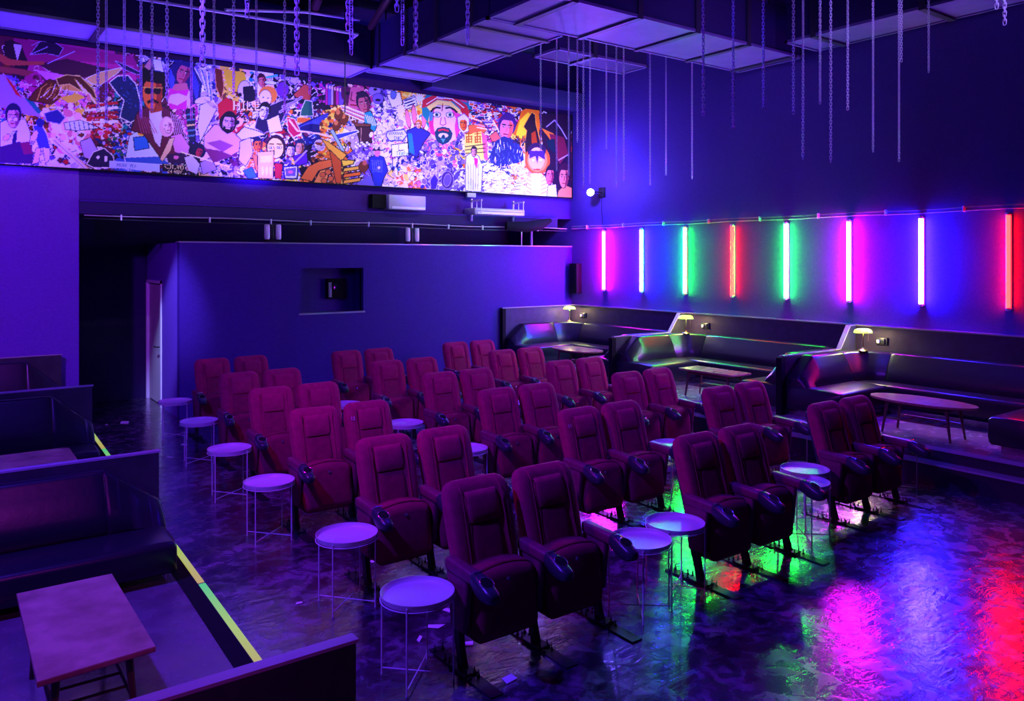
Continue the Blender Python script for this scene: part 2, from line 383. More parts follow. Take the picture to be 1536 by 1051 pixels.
stools = [
    (2.385, 4.25, 25, 'round white tray table nearest the camera, left of the front seats'),
    (2.47, 5.46, 20, 'round white tray table, second along the left aisle from the camera'),
    (2.48, 7.17, 20, 'round white tray table, third along the left aisle from the camera'),
    (2.565, 8.66, 15, 'round white tray table, fourth along the left aisle from the camera'),
    (2.69, 10.35, 15, 'round white tray table, fifth along the left aisle from the camera'),
    (2.79, 12.0, 10, 'round white tray table farthest along the left aisle, nearest the door'),
    (4.14, 4.10, 30, 'round tray table touching the right armrest of the front left seats'),
    (4.62, 4.20, 10, 'round tray table beside the left armrest of the front middle seats'),
    (4.50, 5.73, 20, 'round tray table right of the second row left seats, mostly hidden'),
    (4.62, 7.16, 20, 'round tray table between left and middle seats of the third row'),
    (4.72, 8.72, 20, 'round tray table between left and middle seats of the fourth row'),
    (4.66, 10.35, 20, 'round tray table between left and middle seats of the fifth row'),
    (6.42, 4.28, 30, 'round tray table touching the right armrest of the front middle seats'),
    (6.81, 4.53, 15, 'round tray table beside the left armrest of the front right seats'),
    (6.55, 6.00, 20, 'round tray table between middle and right seats of the second row'),
    (6.68, 8.90, 20, 'round tray table between middle and right seats of the fourth row'),
    (8.62, 4.62, 5, 'round tray table at the right end of the front row'),
    (8.58, 5.95, 20, 'round tray table at the right end of the second row'),
    (8.60, 7.50, 20, 'round tray table at the right end of the third row'),
]
for i, (x, y, a, lab) in enumerate(stools):
    o = st0 if i == 0 else copy_tree(st0)
    o.location = (x, y, 0); o.rotation_euler.z = R(a)
    tag(o, lab, 'side table', 'round tray tables')

# ------------------------------------------------------------------ partitions
def partition(x0, x1, y, zb, zt, lab, rise=None, th=.07):
    root = empty('partition_panel', ((x0 + x1) / 2, y, zb)); cx = (x0 + x1) / 2
    if rise:
        xs, xe, zr = rise
        out = [(x0, zb), (x1, zb), (x1, zr), (xe, zr), (xs, zt), (x0, zt)]
        top = [(x0 - .01, zt), (xs, zt), (xe, zr), (x1, zr)]
    else:
        out = [(x0, zb), (x1, zb), (x1, zt), (x0, zt)]; top = [(x0, zt), (x1 + .008, zt)]
    b = MB(); n = len(out)
    b.loft([[(x - cx, yy, z - zb) for x, z in out] for yy in (-th / 2, th / 2)])
    b.build('panel', M['panel'], root, 0)
    t = MB()
    w = th / 2 + .002
    for (xa, za), (xb, zb2) in zip(top, top[1:]):
        d = Vector((xb - xa, 0, zb2 - za)); L_ = d.length; ang = -math.atan2(d.z, d.x)
        t.box(0, L_ + .004, -w, w, 0, .014, Matrix.Translation((xa - cx, 0, za - zb)) @ Matrix.Rotation(ang, 4, 'Y'))
    t.build('top_trim', M['trim'], root, 0)
    tag(root, lab, 'partition'); return root
RP = [(10.02, 'black partition with white top edge between the first and second right booths'),
      (6.66, 'black partition with white top edge left of the nearest right booth'),
      (3.32, 'black partition at the right frame edge beyond the nearest booth seat')]
for y, lab in RP:
    partition(9.47, 11.27, y, RZ, 1.20, lab, rise=(10.86, 11.12, 1.54))
    for_post = MB().box(9.40, 9.49, y - .045, y + .045, RZ, 1.19)
    p = for_post.build('booth_post', M['black'], None, 0); tag(p, 'black square post at the free end of the %s' % {10.02: 'first right partition', 6.66: 'second right partition', 3.32: 'third right partition'}[y], 'post')
LPn = [(1.50, 13.2, 1.155, 'low dark partition farthest along the left side, against the purple wall'),
       (1.45, 10.07, 1.11, 'dark partition with white top edge, second from the back on the left'),
       (1.44, 6.74, 1.02, 'dark partition with pink-lit top edge behind the near left sofa'),
       (1.36, 2.95, 1.02, 'black partition in the bottom foreground with violet-lit top edge')]
for x1, y, zt, lab in LPn:
    partition(-1.38, x1, y, LZ + .004, zt, lab, th=.06)

# ------------------------------------------------------------------ sofas
def prof_back(h0, h1, t0, t1, r=.05, n=5):
    """backrest section: (distance from the partition, height)"""
    P = [(0.0, h0), (0, h1 - r * .5)]
    for k in range(n + 1):
        a = PI - (PI * .5) * k / n; P.append((r + r * math.cos(a), h1 - r + r * math.sin(a)))
    for k in range(n + 1):
        a = PI / 2 - (PI * .45) * k / n; P.append((t1 - r + r * math.cos(a), h1 - r + r * math.sin(a)))
    P += [(t1 + (t0 - t1) * .25 + .015, h0 + (h1 - h0) * .72), (t1 + (t0 - t1) * .6 + .022, h0 + (h1 - h0) * .4), (t0 + .01, h0 + (h1 - h0) * .12), (t0 - .02, h0)]
    return P
def prof_seat(h0, h1, dep, r=.045, n=4):
    P = [(.02, h0), (.02, h1 - .01)]
    P += [(dep * .35, h1 + .012), (dep * .7, h1 + .012)]
    for k in range(n + 1):
        a = PI / 2 - (PI * .5) * k / n; P.append((dep - r + r * math.cos(a), h1 - r + r * math.sin(a)))
    P += [(dep + .004, h0 + .1), (dep - .01, h0 + .02), (dep - .03, h0)]
    return P
def run(mb, prof, p0, p1, inn, s0=0, s1=0, puff=.02, zmin=None):
    """extrude a section from p0 to p1; inn = inward direction; s0/s1 = length over which an end slopes down"""
    p0, p1, inn = Vector(p0), Vector(p1), Vector(inn)
    d = (p1 - p0); L_ = d.length; d.normalize()
    zs = [q[1] for q in prof]; zb = min(zs); zt = max(zs); zm = zmin if zmin is not None else zb
    ts = sorted(set([0, .008, .03, .08, L_ - .08, L_ - .03, L_ - .008, L_] + [L_ * k / 10 for k in range(2, 9)] + ([s0 * k / 4 for k in range(1, 5)] if s0 else []) + ([L_ - s1 * k / 4 for k in range(1, 5)] if s1 else [])))
    rings = []
    for t in ts:
        e = min(t, L_ - t); k = 1 if e > .08 else math.sqrt(max(0, 1 - (1 - e / .08) ** 2)); sh = puff * (1 - k)
        cap = 1.0
        if s0 and t < s0: cap = min(cap, .38 + .62 * t / s0)
        if s1 and L_ - t < s1: cap = min(cap, .38 + .62 * (L_ - t) / s1)
        ring = []
        for q, z in prof:
            zz = z
            if cap < 1: zz = zm + (z - zm) * cap if z > zm else z
            if zz > zb + .02: zz -= sh
            qq = q - sh if q > .05 else q
            ring.append(p0 + d * t + inn * qq + Vector((0, 0, zz)))
        rings.append(ring)
    mb.loft(rings)
def booth(yf, yn, xe, lab, near=True):
    """U-shaped bench: along the far partition, the wall and the near partition"""
    root = empty('booth_sofa', (10.4, (yf + yn) / 2, RZ)); O = Vector((10.4, (yf + yn) / 2, RZ))
    def P(x, y): return Vector((x, y, 0)) - O
    xw = 11.25; h0, h1 = .76, 1.205; sh0, sh1 = .50, .80
    pb = prof_back(h0, h1, .34, .2, .05); ps = prof_seat(sh0, sh1, .84, .045)
    c = .62
    for name, pf, zc_ in (('backrest', pb, 1),):
        m = MB(); run(m, pf, P(xe, yf), P(xw - c, yf), (0, -1, 0), s0=.34); m.build('backrest', M['leather'], root, 60)
        m = MB(); rings = []   # rounded corner
        for k in range(9):
            a = PI / 2 * k / 8; ctr = P(xw - c, yf - c); out = Vector((math.sin(a), math.cos(a), 0))
            sh = .012 if k in (0, 8) else 0
            rings.append([ctr + out * (c - q + (sh if q > .05 else 0)) + Vector((0, 0, z - sh)) for q, z in pf])
        m.loft(rings); m.build('backrest', M['leather'], root, 60)
        m = MB(); run(m, pf, P(xw, yf - c), P(xw, (yf if near else yn) - (3.0 if near else -.05)), (-1, 0, 0)); m.build('backrest', M['leather'], root, 60)
        if near:
            m = MB(); run(m, pf, P(xe + .05, yn), P(xw - .2, yn), (0, 1, 0), s0=.34); m.build('backrest', M['leather'], root, 60)
    m = MB(); run(m, ps, P(xe - .02, yf), P(xw - .62, yf), (0, -1, 0), puff=.015); m.build('seat', M['leather'], root, 60)
    m = MB(); pw = prof_seat(sh0, sh1, .62, .045)
    run(m, pw, P(xw, yf - .02), P(xw, yn + .02), (-1, 0, 0), puff=.015); m.build('seat', M['leather'], root, 60)
    if near:
        m = MB(); run(m, prof_seat(sh0, sh1, .64, .045), P(xe - .05, yn), P(xw - .3, yn), (0, 1, 0), puff=.015); m.build('seat', M['leather'], root, 60)
    b = MB()
    b.box(*[v for v in (P(xe + .06, 0).x, P(xw, 0).x, P(0, yf - .74).y, P(0, yf).y)], 0, .11)
    b.box(P(xw - .52, 0).x, P(xw, 0).x, P(0, yn).y, P(0, yf - .74).y, 0, .11)
    if near: b.box(P(xe + .06, 0).x, P(xw - .52, 0).x, P(0, yn).y, P(0, yn + .54).y, 0, .11)
    b.build('plinth', M['rim_dark'], root, 0)
    return tag(root, lab, 'sofa', 'leather booth benches on the right platform')
M['rim_dark'] = mat('kick_plate', (.35, .35, .38), .16, metal=.85, bump=(8, .5, .02))
def shelf(yf, name_lab):
    o = MB().box(10.62, 11.27, yf - .10, yf - .005, 1.17, 1.19)
    return o
booth(13.26, 10.07, 9.5, 'black leather booth bench in the far corner below the pink tube')
booth(9.97, 6.71, 9.5, 'black leather booth bench in the middle of the right platform')
booth(6.61, 3.37, 9.5, 'black leather booth bench nearest the camera on the right')
# left benches (straight)
def bench(x1, y, lab, zt):
    root = empty('bench_sofa', (.0, y, LZ)); O = Vector((0, y, LZ))
    pb = prof_back(.28, zt - LZ - .05, .26, .12, .045); ps = prof_seat(.07, .30, .66, .05)
    def P(x): return Vector((x, 0, 0))
    for a, b_, s in ((-1.3, .1, 0), (.1, x1 - .40, 0), (x1 - .40, x1, .40)):
        m = MB(); run(m, pb, P(a), P(b_), (0, -1, 0), s1=s, puff=.008); m.build('backrest', M['leather'], root, 60)
    m = MB(); run(m, ps, P(-1.3), P(x1 - .01), (0, -1, 0), puff=.02); m.build('seat', M['leather'], root, 60)
    for x in (x1 - .07, -.2):
        for yy in (-.58, -.12):
            MB().tube([(x, yy, 0), (x, yy, .08)], .012, 8).tube([(x - .03, yy, .06), (x - .02, yy, .04), (x, yy, .035)], .005, 6).build('leg', M['rim'], root)
    return tag(root, lab, 'sofa')
bench(1.43, 6.69, 'black leather bench in the left foreground behind the wooden table', 1.02)
bench(1.44, 10.02, 'black leather bench in the middle of the left side', 1.11)
bench(1.46, 13.15, 'black leather bench farthest back on the left side', 1.155)

# ------------------------------------------------------------------ tables
def table(pts, zt, zf, lab, kind, legs, m, th=.028, cat='coffee table'):
    cx = sum(p[0] for p in pts) / len(pts); cy = sum(p[1] for p in pts) / len(pts)
    root = empty('coffee_table', (cx, cy, zf)); h = zt - zf
    loc = [(x - cx, y - cy) for x, y in pts]
    t = MB()
    def sc(s, z): return [(x * s, y * s, z) for x, y in loc]
    t.loft([sc(.985, h - th), sc(.998, h - th + .006), sc(1, h - .006), sc(.994, h)]); t.build('table_top', m, root, 40)
    L_ = []
    for x, y in legs:
        x -= cx; y -= cy; L_.append((x, y))
        ix, iy = x * .86, y * .86
        MB().tube([(x, y, .001), (ix, iy, h - th)], [.013, .021], 10).build('leg', M['wood_leg'], root)
    # apron and slatted lower shelf
    q = [(x * .86, y * .86) for x, y in L_]
    a = MB()
    for i in range(4):
        p0, p1 = Vector((*q[i], 0)), Vector((*q[(i + 1) % 4], 0)); d = p1 - p0; ang = math.atan2(d.y, d.x)
        a.box(0, d.length, -.009, .009, h - th - .05, h - th, Matrix.Translation(p0) @ Matrix.Rotation(ang, 4, 'Z'))
    a.build('apron', M['wood_leg'], root, 0)
    q = [(x * .92, y * .92) for x, y in L_]; s = MB()
    v = [Vector((*p, h * .42)) for p in q]
    for (i, j) in ((0, 3), (1, 2)): s.tube([v[i], v[j]], .011, 8)
    for k in range(5):
        f = (k + .7) / 5.4
        s.tube([v[0].lerp(v[3], f), v[1].lerp(v[2], f)], .008, 6)
    s.build('lower_shelf', M['wood_leg'], root)
    return tag(root, lab, cat)
def rrect(x0, x1, y0, y1, r=.04, skew=0, n=5):
    o = []
    for cx, cy, a0 in ((x1 - r, y1 - r, 0), (x0 + r, y1 - r, 90), (x0 + r, y0 + r, 180), (x1 - r, y0 + r, 270)):
        for k in range(n + 1):
            a = R(a0 + 90 * k / n); o.append((cx + r * math.cos(a), cy + r * math.sin(a)))
    return [(x + skew * (y - y0), y) for x, y in o]
def ellip(cx, cy, rx, ry, n=40, p=2.0):
    return [(cx + rx * math.copysign(abs(math.cos(t)) ** (2 / p), math.cos(t)), cy + ry * math.copysign(abs(math.sin(t)) ** (2 / p), math.sin(t))) for t in [2 * PI * k / n for k in range(n)]]
table(ellip(9.72, 4.86, .30, .64), .83, RZ, 'oval wooden coffee table in the nearest right booth', 'o', [(9.55, 4.45), (9.92, 4.45), (9.92, 5.27), (9.55, 5.27)], M['wood_r'])
table(rrect(9.50, 9.96, 7.52, 8.58, .03), .83, RZ, 'rectangular wooden coffee table in the middle right booth', 'r', [(9.56, 7.62), (9.90, 7.62), (9.90, 8.48), (9.56, 8.48)], M['wood_r'])
table(ellip(9.93, 11.5, .32, .58, p=2.6), .83, RZ, 'rounded wooden coffee table in the far corner booth', 'o', [(9.76, 11.1), (10.1, 11.1), (10.1, 11.9), (9.76, 11.9)], M['wood_r'])
ztl = LZ + .455
table([(.375, 5.23), (.86, 5.23), (.87, 4.12), (.37, 4.08)][::-1], ztl, LZ, 'square-cornered wooden coffee table in the left foreground', 'r', [(.44, 4.2), (.80, 4.2), (.80, 5.13), (.44, 5.13)], M['wood'], .03)
table(rrect(.35, 1.09, 8.2, 9.0, .06), ztl, LZ, 'wooden coffee table with rounded corners between the left benches', 'r', [(.45, 8.3), (.99, 8.3), (.99, 8.9), (.45, 8.9)], M['wood'], .03)

# ------------------------------------------------------------------ neon tubes on the right wall
tubes = [(12.26, 'pink', 'vertical pink tube light nearest the back corner of the room'),
         (11.17, 'blue', 'vertical blue-white tube light between the far pink and green ones'),
         (10.05, 'green', 'vertical green tube light above the partition of the middle booth'),
         (8.96, 'red', 'vertical red tube light between the two green ones'),
         (7.88, 'green', 'vertical green tube light right of the thin red one'),
         (6.77, 'pink', 'vertical pink tube light above the nearest green desk lamp'),
         (5.67, 'blue', 'vertical blue-white tube light above the nearest oval table'),
         (4.54, 'red', 'vertical red tube light at the right edge of the frame')]
for y, c, lab in tubes:
    root = empty('tube_light', (XR, y, 2.515))
    MB().rbox(-.035, -.001, -.034, .034, -.625, .625, .008, 2).build('fixture_body', M['cover_' + c], root)
    e = MB()
    for s in (-1, 1): e.rbox(-.085, -.03, -.026, .026, s * .62 - .022, s * .62 + .022, .01, 2)
    e.build('end_cap', M['cover_' + c], root)
    MB().tube([(-.06, 0, -.605), (-.06, 0, .605)], .027, 14).build('tube', M['tube_' + c], root)
    tag(root, lab, 'tube light', 'coloured tube lights on the right wall')

# ------------------------------------------------------------------ desk lamps and sockets
M['shade'] = mat('green_glass_shade', (.25, .75, .12), .2, emit=((.45, .9, .05), 3.4))
M['bulb'] = mat('warm_bulb', (1, .8, .4), .3, emit=((1, .72, .3), 30))
def lamp():
    root = empty('bankers_lamp')
    MB().lathe([(.001, 0), (.07, 0), (.072, .008), (.05, .022), (.02, .032), (.01, .05), (.001, .05)], 24).build('base', M['brass'], root)
    MB().tube([(0, 0, .04), (0, -.004, .12), (0, -.012, .2), (0, -.005, .27), (0, 0, .285)], .008, 8).build('stem', M['brass'], root)
    rings = []
    for k in range(15):
        t = -1 + 2 * k / 14; w = math.sqrt(max(0, 1 - abs(t) ** 3.4)); x = t * .135
        rings.append([(x, (.068 * w + .004) * math.cos(a), .265 + (.062 * w + .004) * math.sin(a)) for a in [PI * j / 10 for j in range(11)]])
    MB().loft(rings, False, False).build('shade', M['shade'], root, 60)
    MB().tube([(-.07, 0, .275), (.07, 0, .275)], .012, 10).build('bulb', M['bulb'], root)
    MB().tube([(.075, 0, .27), (.075, 0, .16)], .0022, 5).lathe([(.001, 0), (.005, .004), (.001, .014)], 8, c=(.075, 0, .148)).build('pull_chain', M['brass'], root)
    return root
l0 = lamp()
for i, (x, y, a, lab) in enumerate([(10.95, 6.33, -38, 'green-shaded brass desk lamp in the corner of the nearest right booth'),
                                    (10.95, 9.70, -38, 'green-shaded brass desk lamp in the corner of the middle right booth'),
                                    (11.02, 13.02, -38, 'green-shaded brass desk lamp in the far corner booth')]):
    o = l0 if i == 0 else copy_tree(l0)
    o.location = (x, y, 1.207); o.rotation_euler.z = R(a)
    tag(o, lab, 'lamp', "brass desk lamps in the booth corners")
    ld = bpy.data.lights.new('desk_lamp_glow', 'POINT'); ld.energy = 18; ld.color = (1, .72, .34); ld.shadow_soft_size = .03
    lo = bpy.data.objects.new('desk_lamp_glow', ld); COL.objects.link(lo); lo.location = (x, y, 1.207 + .255)
for y, lab in ((6.22, 'nearest'), (9.52, 'middle'), (12.85, 'far corner')):
    root = empty('wall_socket', (11.28, y - .0, 1.34))
    MB().rbox(-.03, -.001, -.09, .09, -.055, .055, .008, 2).build('socket_plate', M['plastic'], root)
    MB().rbox(-.062, -.03, .015, .06, -.03, .02, .006, 2).build('plug', M['white'], root)
    MB().rbox(-.055, -.03, -.06, -.02, -.04, .04, .01, 2).build('adapter', M['plastic'], root)
    tag(root, 'black wall socket with a plugged-in cable behind the %s desk lamp' % lab, 'socket')

# ------------------------------------------------------------------ mural
MX0, MX1, MZ0, MZ1, MY = -.3, 11.27, 3.885, 5.69, 13.24
def paint_mural():
    NX, NZ = 1240, 196
    rs = np.random.RandomState(11)
    Xg = np.linspace(MX0, MX1, NX); Zg = np.linspace(MZ0, MZ1, NZ)
    XX, ZZ = np.meshgrid(Xg, Zg)
    zc = XX * SY_ + MY * CY_
    PX = 768 + FPX * (XX * CY_ - MY * SY_) / zc
    PY = HY + FPX * (CAM_H - ZZ) / zc          # the artwork is laid out in these two flat coordinates
    A = np.zeros((NZ, NX, 3))
    def cols(x0, x1):
        i0 = np.searchsorted(PX[0], x0 - 1); i1 = np.searchsorted(PX[0], x1 + 1); return max(0, i0), min(NX, i1)
    def put(sl, m, c, al=1.0):
        c = np.array(c, float) / 255; reg = A[:, sl[0]:sl[1]]; reg[m] = reg[m] * (1 - al) + c * al
    def poly(pts, c, out=None, ow=.5, al=1.0):
        xs = [p[0] for p in pts]; i0, i1 = cols(min(xs), max(xs))
        if i1 <= i0: return
        x, y = PX[:, i0:i1], PY[:, i0:i1]; m = np.zeros(x.shape, bool); n = len(pts)
        for k in range(n):
            (xa, ya), (xb, yb) = pts[k], pts[(k + 1) % n]
            if ya == yb: continue
            m ^= ((y > min(ya, yb)) & (y <= max(ya, yb)) & (x < xa + (y - ya) * (xb - xa) / (yb - ya)))
        put((i0, i1), m, c, al)
        if out is not None: line(list(pts) + [pts[0]], ow, out)
    def line(pts, w, c, al=1.0):
        for (xa, ya), (xb, yb) in zip(pts, pts[1:]):
            i0, i1 = cols(min(xa, xb) - w, max(xa, xb) + w)
            if i1 <= i0: continue
            x, y = PX[:, i0:i1], PY[:, i0:i1]; dx, dy = xb - xa, yb - ya; L2 = dx * dx + dy * dy + 1e-6
            t = np.clip(((x - xa) * dx + (y - ya) * dy) / L2, 0, 1)
            put((i0, i1), (x - xa - t * dx) ** 2 + (y - ya - t * dy) ** 2 < w * w, c, al)
    def ell(cx, cy, rx, ry, c, rot=0, out=None, ow=.5, al=1.0):
        q = max(rx, ry); i0, i1 = cols(cx - q, cx + q)
        if i1 <= i0: return
        x, y = PX[:, i0:i1] - cx, PY[:, i0:i1] - cy; a = math.radians(rot); u = x * math.cos(a) + y * math.sin(a); v = -x * math.sin(a) + y * math.cos(a)
        r = np.sqrt((u / rx) ** 2 + (v / ry) ** 2); put((i0, i1), r < 1, c, al)
        if out is not None: put((i0, i1), (r < 1 + ow / min(rx, ry)) & (r >= 1), out)
    def ptop(x): return 388 - (388 - 55.5) * (1 - (x - 20) / 2400 * 1.0) if False else np.interp(x, [0, 330, 512, 640, 855], [54, 100, 127, 137, 167])
    def pbot(x): return np.interp(x, [0, 855], [245, 299])
    # ---- ground colours: (x centre, y fraction 0 top..1 bottom, palette)
    W_ = (245, 235, 250); K = (20, 8, 40); NV = (25, 25, 110); VI = (110, 70, 200); LI = (190, 160, 240); MG = (185, 30, 140); PK = (235, 110, 190); OR = (235, 110, 40)
    YE = (245, 205, 70); BR = (110, 45, 30); RD = (200, 30, 50); TL = (30, 140, 160); MA = (95, 15, 60); SK = (240, 190, 165); BL = (50, 80, 210); GR = (40, 110, 80)
    reg = [(15, .1, [MA, BR, MG, K, SK]), (15, .5, [VI, LI, BR, MG, TL]), (15, .9, [LI, W_, MA, VI, K]), (60, .12, [MG, MG, MA, MG, K]), (60, .4, [MG, MA, PK, MA]), (55, .6, [BR, YE, OR, W_, K, BR]), (60, .9, [W_, LI, VI, NV, SK]),
           (110, .12, [MG, MG, PK, MG]), (110, .4, [PK, MG, LI, SK, YE]), (105, .62, [W_, YE, BR, SK, PK]), (100, .85, [W_, PK, RD, MA, LI, NV]), (150, .1, [MG, PK, MG]), (150, .35, [MA, MG, SK, PK]), (155, .6, [RD, W_, PK, NV, MA]), (150, .88, [MA, K, NV, LI, W_]),
           (190, .1, [MA, MG, NV]), (190, .45, [NV, K, NV, TL]), (190, .85, [BL, NV, W_, LI, TL]), (235, .1, [NV, BR, W_, LI]), (235, .5, [MA, K, BR]), (235, .85, [MA, BL, LI, NV]), (280, .1, [NV, K, VI]), (280, .5, [MG, PK, SK, MA]), (280, .85, [K, MA, PK, NV]),
           (310, .1, [LI, BL, W_, NV]), (310, .5, [LI, SK, W_, VI]), (320, .85, [SK, MA, LI, K]), (345, .1, [YE, BR, K]), (345, .5, [RD, MA, K, SK]), (350, .88, [LI, W_, MA, VI, K]), (385, .12, [W_, K, SK, TL]), (385, .45, [K, W_, OR, BR]), (390, .85, [OR, YE, W_, BL, K]),
           (430, .12, [K, MA, VI, LI]), (430, .4, [VI, OR, K, GR, W_]), (430, .65, [MA, K, RD, W_]), (430, .9, [VI, W_, OR, K, YE]), (465, .12, [K, MA, VI, MG]), (465, .45, [NV, BL, MA, LI]), (465, .8, [K, BR, OR, VI]),
           (500, .12, [K, MG, NV, SK]), (500, .4, [YE, BR, OR, LI]), (495, .7, [OR, BR, LI, YE]), (500, .92, [BR, OR, K, YE]), (540, .15, [MG, SK, K, W_]), (540, .45, [LI, BR, BL, W_]), (545, .75, [VI, NV, LI, W_]), (545, .95, [VI, BR, MA, LI]),
           (580, .15, [VI, W_, LI, NV]), (580, .45, [W_, W_, PK, LI]), (580, .75, [W_, NV, LI, TL, PK]), (580, .95, [W_, SK, YE, LI]), (615, .1, [YE, OR, W_, YE]), (615, .4, [W_, PK, LI, W_]), (615, .65, [NV, VI, W_, LI]), (615, .92, [W_, OR, PK, YE]),
           (660, .2, [TL, RD, YE, TL]), (660, .5, [PK, LI, VI]), (655, .8, [LI, VI, W_, VI, LI]), (705, .15, [RD, VI, W_, NV]), (705, .4, [VI, W_, NV, OR]), (705, .6, [YE, OR, W_, PK]), (705, .88, [W_, W_, LI, VI]),
           (745, .12, [RD, VI, W_, NV, VI]), (745, .4, [LI, NV, MG, W_]), (745, .65, [NV, BL, LI, W_]), (745, .9, [W_, W_, LI, W_]), (785, .1, [OR, K, YE, MA]), (785, .4, [OR, YE, K, BR]), (785, .7, [W_, LI, OR, W_]), (785, .93, [W_, W_, LI]),
           (815, .1, [K, K, NV]), (815, .45, [MA, K, OR]), (815, .7, [RD, OR, MA, K]), (815, .93, [W_, PK, LI]), (845, .1, [K, K]), (845, .45, [MA, K, RD]), (845, .75, [MA, BR, SK]), (845, .93, [SK, OR, BR])]
    cen = np.array([(x, ptop(x) + f * (pbot(x) - ptop(x))) for x, f, p in reg])
    idx = np.argmin((PX[..., None] - cen[:, 0]) ** 2 + ((PY[..., None] - cen[:, 1]) * 1.0) ** 2, axis=2)
    basec = np.array([p[0] for _, _, p in reg], float) / 255
    A[:] = basec[idx]
    # brush blobs and strokes in the palette of the nearest centre
    for n_, smin, smax in ((1500, 3, 9), (2600, 1.4, 4.5)):
        for _ in range(n_):
            x = rs.uniform(-5, 857); y = rs.uniform(ptop(x), pbot(x)); k = int(np.argmin((cen[:, 0] - x) ** 2 + (cen[:, 1] - y) ** 2)); p = reg[k][2]
            if x < 175 and y < 115 and rs.rand() < .8: continue
            c = p[rs.randint(len(p))]; a = rs.uniform(0, 180); s_ = rs.uniform(smin, smax)
            j = rs.randint(-15, 16); c = tuple(min(255, max(0, q + j)) for q in c)
            o = None if rs.rand() < .45 else (K if rs.rand() < .6 else W_)
            if rs.rand() < .55: ell(x, y, s_, s_ * rs.uniform(.3, .8), c, a, o, .4)
            else:
                pts = []; 
                for q in range(rs.randint(3, 6)):
                    t = 2 * PI * q / 5 + rs.uniform(0, .8); pts.append((x + s_ * 1.2 * math.cos(t), y + s_ * math.sin(t)))
                poly(pts, c, o, .4)
    for _ in range(1700):
        x = rs.uniform(0, 855); y = rs.uniform(ptop(x), pbot(x)); a = rs.uniform(0, PI); l = rs.uniform(2, 8); b = rs.uniform(-.6, .6)
        if x < 175 and y < 120 and rs.rand() < .75: continue
        c = W_ if rs.rand() < (.62 if x > 560 else .4) else (K if rs.rand() < .7 else VI)
        line([(x, y), (x + l * math.cos(a) * .5, y + l * math.sin(a) * .5), (x + l * math.cos(a + b), y + l * math.sin(a + b))], rs.uniform(.3, .65), c)
    def face(cx, cy, w, h, skin, sh, hair, rot=0, beard=None, specs=None, side=1):
        a = math.radians(rot)
        def T(u, v): return (cx + u * w * math.cos(a) - v * h * math.sin(a), cy + u * w * math.sin(a) + v * h * math.cos(a))
        ell(*T(0, -.16), w * .62, h * .56, hair, rot); ell(cx, cy, w * .46, h * .52, skin, rot, K, .5)
        poly([T(.1 * side, -.4), T(.46 * side, -.2), T(.42 * side, .3), T(.1 * side, .52), T(.2 * side, .1)], sh, al=.85)
        poly([T(-.5, -.2), T(-.42, -.52), T(0, -.66), T(.42, -.52), T(.5, -.2), T(.3, -.36), T(-.3, -.36)], hair)
        for s in (-1, 1):
            if specs: ell(*T(.2 * s, -.06), w * .19, h * .11, specs, rot)
            else:
                line([T(.09 * s, -.14), T(.32 * s, -.15)], w * .03 + .2, K); ell(*T(.2 * s, -.05), w * .08, h * .035, K, rot); ell(*T(.18 * s, -.06), w * .03, h * .02, W_, rot)
        line([T(.02, -.05), T(.05 * side, .14), T(-.04, .16)], .4, sh)
        if beard: 
            poly([T(-.4, .12), T(-.2, .22), T(.2, .22), T(.4, .12), T(.3, .5), T(0, .62), T(-.3, .5)], beard); 
        line([T(-.14, .3), T(.14, .3)], w * .03 + .3, (150, 20, 50) if not beard else SK)
        return T
    # ---- upper left: sunset sky with dark cloud bars and ragged figures
    poly([(20, 57), (200, 85), (215, 118), (130, 122), (95, 100), (30, 92)], (165, 18, 120)); poly([(120, 92), (200, 98), (205, 120), (150, 125), (110, 112)], (205, 35, 150))
    poly([(55, 96), (100, 88), (150, 100), (195, 108), (150, 118), (90, 114)], (70, 10, 60)); poly([(60, 112), (120, 116), (190, 106), (140, 128), (70, 128)], (110, 15, 80))
    poly([(52, 104), (95, 112), (115, 118), (70, 120)], (235, 120, 220))
    poly([(45, 82), (60, 62), (80, 62), (95, 72), (88, 84), (70, 80)], (40, 8, 60), LI, .4); line([(45, 82), (72, 70)], .6, LI); line([(72, 95), (112, 77)], .7, LI); line([(60, 62), (48, 68)], .5, LI)
    poly([(6, 62), (16, 60), (32, 66), (38, 84), (44, 96), (36, 120), (26, 118), (20, 92), (6, 86)], (40, 12, 45)); poly([(20, 66), (33, 68), (26, 92)], (225, 215, 240))
    poly([(0, 80), (14, 88), (40, 92), (66, 92), (66, 97), (34, 98), (10, 98), (0, 92)], (190, 80, 70)); poly([(0, 100), (36, 104), (52, 108), (40, 114), (0, 108)], (150, 60, 70))
    poly([(0, 112), (8, 112), (24, 134), (50, 160), (66, 176), (40, 172), (0, 160)], (170, 130, 220)); poly([(6, 112), (16, 122), (34, 148), (24, 142)], (200, 30, 50)); poly([(36, 146), (50, 152), (66, 172), (56, 170)], (20, 120, 130))
    # winged shapes in gold and brown
    poly([(128, 118), (150, 108), (184, 101), (176, 110), (150, 128), (138, 126)], (235, 185, 130), W_, .5); poly([(84, 132), (104, 118), (122, 116), (140, 128), (120, 138), (100, 136)], (225, 170, 90), W_, .4)
    poly([(42, 150), (54, 134), (74, 118), (86, 124), (92, 146), (78, 156), (60, 154)], (100, 45, 30), K, .5)
    for k in range(16): line([(56 + k * 2.4, 150 - (k % 5) * 2), (62 + k * 2.6, 132 + (k % 4) * 5), (70 + k * 2.2, 126 + (k % 3) * 4)], .6, [(245, 200, 90), BR, W_, (190, 120, 50)][k % 4])
